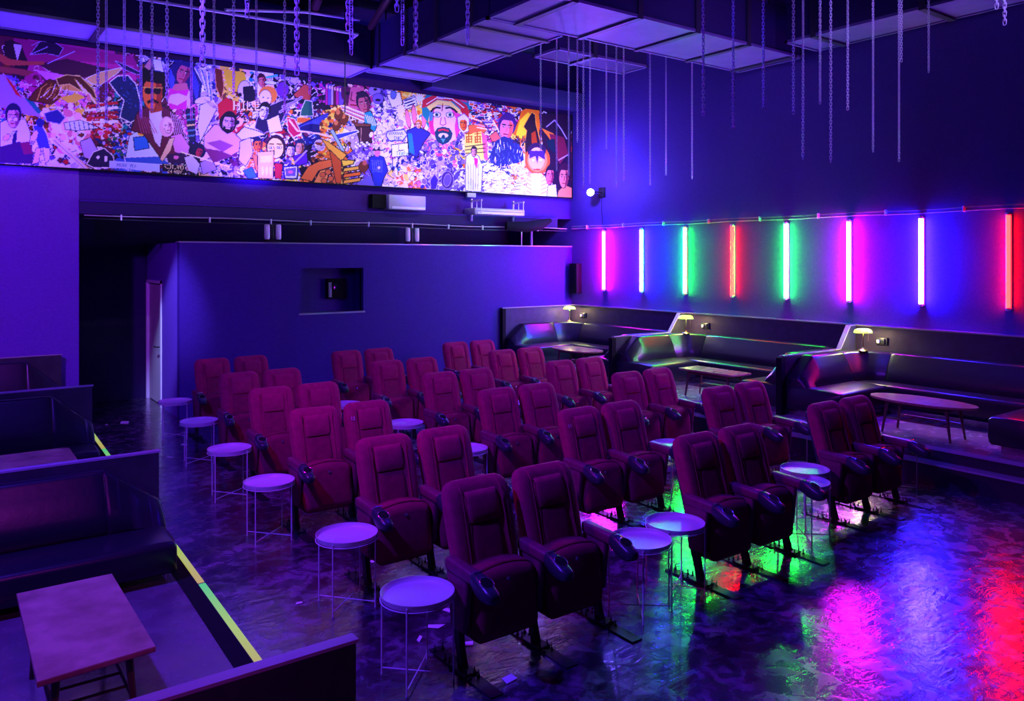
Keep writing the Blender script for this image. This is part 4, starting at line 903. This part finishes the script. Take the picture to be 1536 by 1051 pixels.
FONT = {'A': '01110 10001 10001 11111 10001 10001 10001', 'B': '11110 10001 11110 10001 10001 10001 11110', 'C': '01111 10000 10000 10000 10000 10000 01111', 'D': '11110 10001 10001 10001 10001 10001 11110', 'H': '10001 10001 10001 11111 10001 10001 10001',
        'I': '111 010 010 010 010 010 111', 'K': '10001 10010 10100 11000 10100 10010 10001', 'L': '10000 10000 10000 10000 10000 10000 11111', 'N': '10001 11001 10101 10101 10011 10001 10001', 'O': '01110 10001 10001 10001 10001 10001 01110',
        'R': '11110 10001 10001 11110 10100 10010 10001', 'S': '01111 10000 10000 01110 00001 00001 11110', 'T': '11111 00100 00100 00100 00100 00100 00100', 'U': '10001 10001 10001 10001 10001 10001 01110', 'X': '10001 01010 00100 00100 00100 01010 10001',
        'Y': '10001 01010 00100 00100 00100 00100 00100', 'Z': '11111 00001 00010 00100 01000 10000 11111', ' ': '000 000 000 000 000 000 000'}
def text(A, PX, PY, s, x, yb, h, c, slope, put, cols, wd=1.0):
    """paint block letters; (x, yb) is the lower left corner, h the cap height"""
    u = h / 7; x0 = x
    for ch in s:
        g = FONT[ch].split(); n = len(g[0])
        i0, i1 = cols(x, x + n * u * wd)
        if i1 > i0:
            xx, yy = PX[:, i0:i1], PY[:, i0:i1]; ci = np.floor((xx - x) / (u * wd)).astype(int); ri = np.floor((yy - (yb - h + (xx - x0) * slope)) / u).astype(int)
            ok = (ci >= 0) & (ci < n) & (ri >= 0) & (ri < 7); G = np.array([[int(q) for q in r] for r in g], bool)
            m = np.zeros(xx.shape, bool); m[ok] = G[ri[ok], ci[ok]]; put((i0, i1), m, c)
        x += (n + 1) * u * wd
mr_ = empty('mural', ((MX0 + MX1) / 2, MY, MZ0))
bd = MB().box(MX0 - (MX0 + MX1) / 2 - .02, (MX1 - MX0) / 2 + .02, .004, .06, -.01, MZ1 - MZ0 + .01).build('backing_board', M['black'], mr_, 0)
art = bpy.data.objects.new('artwork', paint_mural()); COL.objects.link(art); art.parent = mr_
MB().box(-(MX1 - MX0) / 2 - .02, (MX1 - MX0) / 2 + .02, -.008, .004, -.022, -.0).box((MX1 - MX0) / 2, (MX1 - MX0) / 2 + .025, -.008, .06, -.02, MZ1 - MZ0).build('frame_edge', M['black'], mr_, 0)
tag(mr_, 'long colourful painted film-poster collage mural high on the back wall', 'mural')


# ------------------------------------------------------------------ chains
def chain_mesh(n, pitch, lw_, r, twist=0.0, rnd=None):
    key_v = []; F = []
    A, B = pitch * .5 + r, lw_ / 2     # half length of the straight part, half width
    A = pitch * .78
    maj, mi = 10, 4
    base = []
    for k in range(maj):
        a = 2 * PI * k / maj
        cx = B * math.cos(a); cz = (A - B) * (1 if math.sin(a) >= 0 else -1) + B * math.sin(a)
        nx, nz = math.cos(a), math.sin(a)
        for j in range(mi):
            b = 2 * PI * j / mi
            base.append((cx + r * math.cos(b) * nx, r * math.sin(b), cz + r * math.cos(b) * nz))
    fb = []
    for k in range(maj):
        for j in range(mi):
            a, b = k * mi + j, k * mi + (j + 1) % mi
            c, d_ = ((k + 1) % maj) * mi + (j + 1) % mi, ((k + 1) % maj) * mi + j
            fb.append((a, b, c, d_))
    base = np.array(base); V = []; 
    for i in range(n):
        an = (i % 2) * PI / 2 + twist * i; ca, sa = math.cos(an), math.sin(an)
        q = base.copy(); x = q[:, 0] * ca - q[:, 1] * sa; y = q[:, 0] * sa + q[:, 1] * ca
        q[:, 0] = x; q[:, 1] = y; q[:, 2] += -pitch * (i + .5); V.append(q)
        F += [tuple(t + i * len(base) for t in f) for f in fb]
    return np.concatenate(V), F
def px_to(px, Y):
    t = (px - 768) / FPX; a, b = SY_ + CY_ * t, CY_ - SY_ * t
    zc = Y / b; return zc * a, zc
chains = []   # px, bottom py, Y, thick
for px, py in [(147, 163), (159.5, 182), (186.5, 120), (211.5, 176), (228, 165), (250.5, 150), (287, 178), (321, 122), (350.5, 140), (384.5, 150), (427, 170), (464.5, 140)]:
    chains.append((px, py, 7.9 + .25 * math.sin(px), 0))
for px, py in [(304, 98), (445.5, 111), (527, 80), (522, 44), (595.5, 16), (604, 66), (623.5, 76), (701.5, 65), (371, 26)]:
    chains.append((px, py, 5.65 if px == 522 else 5.4, 1))
for px, py in [(811, 225), (835, 255), (853, 262), (866, 213), (875, 283), (885, 275), (909.5, 223), (924.5, 280), (935.5, 271), (975, 277), (999, 262), (1038, 268)]:
    chains.append((px, py, 9.35 if px > 820 else 9.75, 0))
for px, py in [(1055, 172), (1100, 194), (1145, 164), (1190, 170), (1204.5, 238), (1230, 155), (1246, 243), (1271.5, 164), (1309.5, 227), (1348.5, 241), (1352, 92), (1393, 108)]:
    chains.append((px, py, 4.9, 0))
for px, py in [(1495, 12), (1507, 36)]:
    chains.append((px, py, 3.6, 1))
chains.sort()
def ordinal(n):
    return str(n) + ('th' if 10 <= n % 100 <= 20 else {1: 'st', 2: 'nd', 3: 'rd'}.get(n % 10, 'th'))
for i, (px, py, Y, thick) in enumerate(chains):
    X, zc = px_to(px, Y)
    zb = CAM_H - (py - HY) * zc / FPX
    top = min(ZC, CAM_H + (HY + 60) * zc / FPX) if Y < 9 else ZC
    L_ = top - zb
    pitch, wd, r = (.032, .024, .0034) if not thick else (.042, .032, .0048)
    n = max(4, int(L_ / pitch))
    # hangs from a hook on the ceiling: the upper, unseen length is a plain rod
    V, F = chain_mesh(n, pitch, wd, r, .01)
    mb = MB(); mb.v = [tuple(v) for v in V]; mb.f = F
    V = None
    me = bpy.data.meshes.new('hanging_chain'); me.from_pydata([(x, y, z + n * pitch) for x, y, z in mb.v], [], mb.f); me.materials.append(M['chain'])
    me.polygons.foreach_set('use_smooth', [True] * len(me.polygons))
    o = bpy.data.objects.new('hanging_chain', me); COL.objects.link(o); o.location = (X, Y, zb); o.rotation_euler.z = rng.uniform(0, 3)
    if top < ZC - .01: MB().tube([(0, 0, n * pitch - .01), (0, 0, ZC - zb)], .004, 6).build('hook_rod', M['chain'], o)
    where = 'in front of the mural' if px < 860 else 'in front of the right wall'
    tag(o, '%s steel chain hanging from the ceiling, %s from the left' % ('thicker' if thick else 'thin', ordinal(i + 1)), 'chain', 'hanging chains')

# ------------------------------------------------------------------ ducts and ceiling fittings
def duct(name_lab, x0, x1, y0, y1, z0, z1, along, step, m=None, und=None):
    root = empty('air_duct', ((x0 + x1) / 2, (y0 + y1) / 2, z0)); cx, cy = (x0 + x1) / 2, (y0 + y1) / 2
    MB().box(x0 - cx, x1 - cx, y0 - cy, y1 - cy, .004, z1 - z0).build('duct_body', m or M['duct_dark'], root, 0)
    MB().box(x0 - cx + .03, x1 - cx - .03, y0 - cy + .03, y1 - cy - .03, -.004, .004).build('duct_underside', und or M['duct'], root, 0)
    lo, hi = (x0, x1) if along == 'x' else (y0, y1)
    k = 0; a = lo + step * .4
    while a < hi - .1:
        f = MB(); w = .045
        if along == 'x': f.box(a - w - cx, a + w - cx, y0 - .03 - cy, y1 + .03 - cy, -.035, .0).box(a - w - cx, a + w - cx, y0 - .03 - cy, y0 - cy, 0, z1 - z0)
        else: f.box(x0 - .03 - cx, x1 + .03 - cx, a - w - cy, a + w - cy, -.035, .0).box(x0 - .03 - cx, x0 - cx, a - w - cy, a + w - cy, 0, z1 - z0)
        f.build('flange', M['flange'], root, 0); a += step
    # edge angle irons
    e = MB()
    for yy in (y0, y1): e.box(x0 - cx - .02, x1 - cx + .02, yy - cy - .02, yy - cy + .02, -.02, .02)
    for xx in (x0, x1): e.box(xx - cx - .02, xx - cx + .02, y0 - cy - .02, y1 - cy + .02, -.02, .02)
    e.build('corner_angle', M['duct'], root, 0)
    h = MB()
    for fx in (.12, .88):
        for fy in (.12, .88): h.tube([(x0 - cx + (x1 - x0) * fx, y0 - cy + (y1 - y0) * fy, z1 - z0 - .01), (x0 - cx + (x1 - x0) * fx, y0 - cy + (y1 - y0) * fy, ZC - z0 + .01)], .012, 6)
    h.build('hanger_rods', M['steel'], root)
    return tag(root, name_lab, 'duct')
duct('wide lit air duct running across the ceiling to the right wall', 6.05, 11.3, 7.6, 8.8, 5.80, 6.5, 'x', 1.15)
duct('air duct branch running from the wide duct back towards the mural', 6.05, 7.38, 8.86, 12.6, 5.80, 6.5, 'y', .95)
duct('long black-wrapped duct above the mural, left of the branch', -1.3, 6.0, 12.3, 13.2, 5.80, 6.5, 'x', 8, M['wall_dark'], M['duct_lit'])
duct('short dark duct stub right of the branch duct', 7.85, 9.8, 9.55, 10.15, 5.82, 6.5, 'x', 1.9, None, M['duct_dark'])
duct('dim duct along the top of the right wall', 10.5, 11.3, 3.0, 7.3, 5.85, 6.45, 'y', 1.6)
struct('trim_16', MB().box(7.55, XR, 12.9, 13.3, 5.78, 6.1), M['duct_dark'])
for k, (x, y, z) in enumerate([(.6, 11.6, 6.2), (2.6, 11.2, 6.3)]):
    pass
def pipe(pts, r, name, lab, m, cat='pipe'):
    return tag(MB().tube(pts, r, 8).build(name, m), lab, cat)
pipe([(2.2, 11.6, 6.05), (4.9, 11.6, 6.1), (5.5, 11.75, 6.15), (5.55, 12.2, 6.15)], .022, 'conduit_pipe', 'upper pale conduit pipe above the black duct over the mural', M['white'])
pipe([(3.2, 11.0, 5.93), (4.6, 11.7, 6.33), (5.7, 12.1, 6.5)], .02, 'conduit_pipe', 'lower pale conduit pipe above the black duct', M['white'])
pipe([(4.2, 9.2, 6.82), (5.0, 12.3, 6.6)], .07, 'sprinkler_pipe', 'thick dark pipe slanting over the black duct', M['wood_leg'])
pipe([(5.1, 8.6, 6.8), (5.95, 12.2, 6.45)], .06, 'sprinkler_pipe', 'thick pipe beside the corner of the ducts', M['wood_leg'])
pipe([(5.35, 11.9, 6.9), (5.35, 11.9, 4.9)], .010, 'drop_rod', 'thin dark rod hanging in front of the mural centre', M['steel'], 'rod')
# cable pair with clips along the right wall, and along the back opening
cb = empty('cable_run', (XR, 8, 3.25))
for dz in (0, -.045): MB().tube([(-.035, y - 8, dz + .006 * math.sin(y * 3)) for y in np.arange(2.5, 13.3, .3)], .011, 6).build('cable', M['trim'], cb)
for y in np.arange(2.9, 13.2, 1.1): MB().rbox(-.06, -.001, y - 8.01, y - 7.99, -.06, .02, .004, 1).build('cable_clip', M['white'], cb)
tag(cb, 'pair of pale cables clipped along the right wall above the tubes', 'cable')
cb = empty('cable_run', (6, YB - .13, 3.20))
MB().tube([(x - 6, 0, .01 * math.sin(x * 2)) for x in np.arange(1.8, 11.3, .3)], .010, 6).build('cable', M['trim'], cb)
MB().tube([(x - 6, 0, -.06 + .01 * math.sin(x * 1.3)) for x in np.arange(1.8, 11.3, .3)], .008, 6).build('cable', M['plastic'], cb)
for x in (2.3, 3.6, 4.6, 5.3, 6.4, 7.3, 8.1, 8.9, 9.6, 10.3): MB().rbox(x - 6.01, x - 5.99, -.02, .03, -.07, .02, .004, 1).build('cable_clip', M['white'], cb)
tag(cb, 'cables clipped along the beam above the low back wall', 'cable')
# uprights in the gap above the low wall
for x, r, lab in ((10.02, .012, 'thin pale rod above the low back wall near the corner'), (10.28, .03, 'thicker upright pipe above the low back wall near the corner')):
    z0 = 2.83
    tag(MB().tube([(x, YB + .06 if x > 3.1 else YB + .08, z0 if x > 3.1 else 0), (x, YB + .06 if x > 3.1 else YB + .08, 3.22)], r, 10).build('upright_post', M['white'] if r < .025 else M['duct']), lab, 'post')
# air conditioners
def ac(loc, w, h, dpt, lab, rz, brackets):
    root = empty('air_conditioner', loc, rz)
    MB().rbox(-w / 2, w / 2, -dpt / 2, dpt / 2, 0, h, .02, 3).build('housing', M['ac'], root)
    MB().rbox(-w / 2 + .06, w / 2 - .02, -dpt / 2 - .012, -dpt / 2 + .01, .01, .055, .006, 2).build('louvre', M['white'], root)
    if brackets:
        b = MB()
        for sx in (-.42, .42):
            x = sx * w
            b.box(x - .012, x + .012, .05, .09, -.12, .32).box(x - .012, x + .012, -.30, .09, .26, .29).tube([(x + .0, -.28, .27), (x, -.28, .0)], .009, 6).tube([(x + .0, -.12, .27), (x, -.12, .0)], .009, 6)
        b.build('bracket', M['white'], root)
        MB().rbox(-w / 2 + .04, w / 2 - .02, -dpt / 2 - .014, -dpt / 2 + .01, .08, .10, .004, 2).build('louvre', M['white'], root)
    else:
        MB().box(-w / 2 - .28, -w / 2 - .002, -dpt / 2 + .1, dpt / 2, .02, h).build('mounting_case', M['black'], root, 0)
    return tag(root, lab, 'air conditioner')
ac((7.13, 13.2, 3.46), .78, .27, .26, 'boxy white air conditioner hanging under the mural centre', 0, False)
ac((9.15, 13.14, 3.42), 1.22, .13, .40, 'slim air conditioner on metal brackets under the mural right part', 0, True)
tag(MB().rbox(8.55, 8.75, MY - .02, MY + .05, 3.775, 3.86, .004).build('cable_box', M['ac']), 'small pale box fixed at the bottom edge of the mural', 'box')
tag(MB().tube([(9.4, 13.1, 3.22), (9.8, 12.95, 3.2), (10.2, 13.0, 3.26), (10.55, 13.1, 3.36)], [.09, .11, .11, .05], 14).build('ac_shadow_shape', M['black']), 'black shape for the shadow right of the slim air conditioner', 'shadow')  # dark body modelled where the air conditioner casts its shadow
# spotlight clusters on the low wall
def spot_cluster(x, lab):
    root = empty('spotlight_cluster', (x, YB - .03, 2.83))
    MB().rbox(-.13, .13, -.05, .05, 0, .025, .006).build('base_plate', M['steel'], root)
    for i, dx in enumerate((-.10, .0, .10)):
        can = MB().lathe([(.04, .05), (.048, .09), (.046, .28), (.036, .31), (.001, .31)], 16, c=(dx, (-.02, .02, -.01)[i], 0)).build('lamp_can', M['white'] if i != 1 else M['steel'], root)
        MB().tube([(dx, 0, .02), (dx, 0, .07)], .008, 6).build('yoke', M['steel'], root)
    return tag(root, lab, 'spotlight', 'spotlights on the low back wall')
spot_cluster(4.66, 'cluster of small pale spotlights on the low wall, left of the projection window')
spot_cluster(7.35, 'cluster of small pale spotlights on the low wall, right of the projection window')
# projector behind the window
pj_ = empty('projector', (5.98, YB + .36, 1.82))
MB().rbox(-.19, .19, -.06, .055, 0, .37, .015, 2).build('projector_housing', M['black'], pj_)
MB().lathe([(.07, 0), (.075, .05), (.06, .06), (.001, .05)], 20, M=Matrix.Translation((-.04, -.055, .22)) @ Matrix.Rotation(R(90), 4, 'X')).build('lens', M['lens'], pj_)
MB().rbox(-.17, -.11, -.075, -.06, .03, .30, .003).build('port_frame', M['trim'], pj_)
tag(pj_, 'black film projector housing seen through the window of the back wall', 'projector')
sp = MB().rbox(11.20, 11.35, 13.0, 13.24, 1.80, 2.45, .01).build('dark_wall_box', M['black']); tag(sp, 'narrow black box on the right wall beside the back corner', 'speaker')  # dark box modelled at a narrow dark patch of the wall

# round flood lamp on the right wall
fl = empty('flood_lamp', (11.02, 12.35, 3.93))
T = Matrix.Rotation(R(-122), 4, 'Z') @ Matrix.Rotation(R(-97), 4, 'Y')
aim = Vector((-.80, -.60, .05)).normalized(); T = Vector((0, 0, 1)).rotation_difference(aim).to_matrix().to_4x4()
MB().lathe([(.001, -.16), (.05, -.16), (.06, -.1), (.085, -.02), (.09, .0), (.08, .0), (.076, -.01), (.001, -.012)], 28, M=T).build('lamp_head', M['steel'], fl)
M['flood'] = mat('lit_flood_lens', (1, 1, 1), .3, emit=((.22, .25, 1), 90))
MB().lathe([(.001, -.008), (.074, -.008), (.070, .004), (.001, .014)], 28, M=T).build('lens', M['flood'], fl)
MB().tube([T @ Vector((.0, 0, -.14)), (.18, .0, .02), (.335, .0, .0)], .012, 8).rbox(.31, .335, -.1, .1, -.1, .12, .01).build('wall_bracket', M['steel'], fl)
MB().tube([(.32, 0, -.1), (.325, .02, -.3), (.32, -.01, -.5), (.325, .0, -.68)], .006, 6).build('cable', M['plastic'], fl)
tag(fl, 'small round flood lamp glowing blue-white on the right wall beside the mural', 'lamp')
ft = empty('stage_lamp', (9.75, 2.75, 5.35))
MB().lathe([(.001, 0), (.06, .0), (.12, .1), (.13, .22), (.10, .26), (.001, .26)], 20).build('lamp_head', M['steel'], ft)
MB().lathe([(.001, -.01), (.05, -.01), (.05, 0), (.001, 0)], 20).build('lens', mat('violet_lens', (.5, .1, .7), .2, emit=((.5, .05, 1), 3)), ft)
MB().tube([(0, 0, .24), (0, 0, 1.54)], .02, 8).build('hanging_arm', M['steel'], ft)
tag(ft, 'stage lamp hanging in the upper right corner of the photo', 'lamp')

# ------------------------------------------------------------------ scraps on the floor
def onfloor(px, py, z=0):
    zc = FPX * (CAM_H - z) / (py - HY); t = (px - 768) / FPX
    return zc * (SY_ + CY_ * t), zc * (CY_ - SY_ * t)
scr = [(653, 940, .07, .03, 'oblong pale paper scrap between the nearest tray table and seats'), (674, 916, .05, .03, 'small paper scrap behind the nearest tray table'),
       (629, 959, .05, .015, 'thin paper sliver under the nearest tray table'), (704, 966, .035, .035, 'small paper scrap beside the front left seat leg'),
       (763, 1019, .055, .04, 'triangular paper scrap in front of the front left seats'), (492, 1000, .05, .02, 'paper scrap beside the foreground partition'),
       (427, 784, .06, .02, 'paper scrap beneath the third tray table'), (560, 642 + 200, .04, .03, 'paper scrap beside the second row left seats'),
       (187, 634, .14, .07, 'flat pale paper scrap on the floor near the left benches'), (448, 905, .03, .02, 'tiny paper scrap left of the second tray table'),
       (276, 667, .06, .03, 'paper scrap under the fifth tray table'), (255, 686, .05, .02, 'thin paper scrap in the left aisle'),
       (160, 637, .04, .02, 'small paper scrap near the far left bench')]
for px, py, a, b_, lab in scr:
    x, y = onfloor(px, py)
    t = rng.uniform(0, 3); m = MB(); m.loft([[(a * u, b_ * v, z + .004 * abs(u)) for u, v in ((-1, -.6), (.7, -1), (1, .5), (-.3, 1))] for z in (.0015, .003)])
    o = m.build('paper_scrap', M['paper'], None, 0); o.location = (x, y, 0); o.rotation_euler.z = t
    tag(o, lab, 'litter', 'scraps on the floor')

# ------------------------------------------------------------------ lights
def spot(loc, to, e, col, ang, blend=.6, size=.06, name='unseen_spot'):  # unseen lights without fixtures; some added only to brighten one thing
    ld = bpy.data.lights.new(name, 'SPOT'); ld.energy = e; ld.color = col; ld.spot_size = R(ang); ld.spot_blend = blend; ld.shadow_soft_size = size
    o = bpy.data.objects.new(name, ld); COL.objects.link(o); o.location = loc
    o.rotation_euler = (Vector(to) - Vector(loc)).to_track_quat('-Z', 'Y').to_euler(); return o
def point(loc, e, col, size=.1, name='lamp_glow'):
    ld = bpy.data.lights.new(name, 'POINT'); ld.energy = e; ld.color = col; ld.shadow_soft_size = size
    o = bpy.data.objects.new(name, ld); COL.objects.link(o); o.location = loc; return o
spot((-1.0, 4.8, 5.8), (3.0, 6.6, 0), 2400, (.10, .022, 1), 96, .9, .08)
spot((1.0, 6.4, 4.9), (5.2, 7.2, 0.2), 270, (1, .002, .66), 92, .9, .1)
spot((5.6, 5.8, 6.6), (6.4, 6.6, 0), 700, (.03, .004, 1), 100, .9, .15)
spot((.4, .6, 4.2), (.6, 4.8, .4), 170, (.6, .03, .8), 44, .9, .1)
spot((-.9, 8.0, 4.6), (0.4, 13.3, 2.6), 1200, (.34, .03, 1), 75, .9, .1)
spot((1.2, 11.0, 5.2), (3.17, 13.95, 1.35), 2600, (.28, .32, 1), 20, .8, .1)  # narrow unseen light added to brighten the end face of the low wall
for x, e in ((1.0, 330), (4.4, 1100), (7.35, 420)):
    spot((x, 12.55, 3.2), (x - .2, 12.85, 5.8), e, (.10, .035, 1), 105, .9, .08, 'unseen_up_light')  # unseen lights added below the long duct to brighten its underside
spot((4.0, 5.0, 4.4), (7.6, 9.4, 5.9), 150, (.13, .015, 1), 110, .9, .1)  # added below the wide duct to brighten its underside
spot((7.6, 1.2, 6.2), (8.6, 5.0, 5.0), 750, (.3, .16, 1), 50, .9, .1)  # added to brighten the chains on the right
point((10.45, 12.0, 4.15), 240, (.12, .07, 1), .06, 'flood_lamp_glow')
spot((.2, 4.2, 4.0), (2.3, 7.9, 5.1), 200, (.25, .14, 1), 50, .9, .1)  # added to brighten the chains on the left
spot((5.2, 5.6, 4.2), (7.3, 9.35, 4.7), 170, (.3, .2, 1), 60, .9, .1)  # added to brighten the far chains behind the wide duct
for i, (x, e) in enumerate(((-.2, 18), (1.2, 36), (2.6, 105), (4.0, 155), (5.4, 185), (6.8, 220), (8.2, 240), (9.5, 300), (10.6, 210))):
    spot((x, 10.1, 5.5), (x, 13.24, 4.62 if x < 8 else 4.45), e, (1, .86, 1), 58, 1, .05, 'unseen_mural_spot')  # row of unseen lights put in to wash the mural, no fixtures
W = bpy.data.worlds.new('world'); SC.world = W; W.use_nodes = True
W.node_tree.nodes['Background'].inputs[0].default_value = (.01, .01, .05, 1); W.node_tree.nodes['Background'].inputs[1].default_value = .2

# ------------------------------------------------------------------ camera
cd = bpy.data.cameras.new('camera'); cam = bpy.data.objects.new('camera', cd); COL.objects.link(cam)
cam.location = (0, 0, CAM_H); cam.rotation_euler = (R(90), 0, -YAW)
cd.sensor_width = 36; cd.lens = FPX / 1536 * 36; cd.shift_y = -(525.5 - HY) / 1536; cd.clip_start = .05
SC.camera = cam
SC.view_settings.view_transform = 'Standard'; SC.view_settings.look = 'None'; SC.view_settings.gamma = 1; SC.view_settings.use_curve_mapping = False
SC.view_settings.exposure = 0
SC.cycles.use_denoising = True
SC.cycles.max_bounces = 8; SC.cycles.sample_clamp_indirect = 30
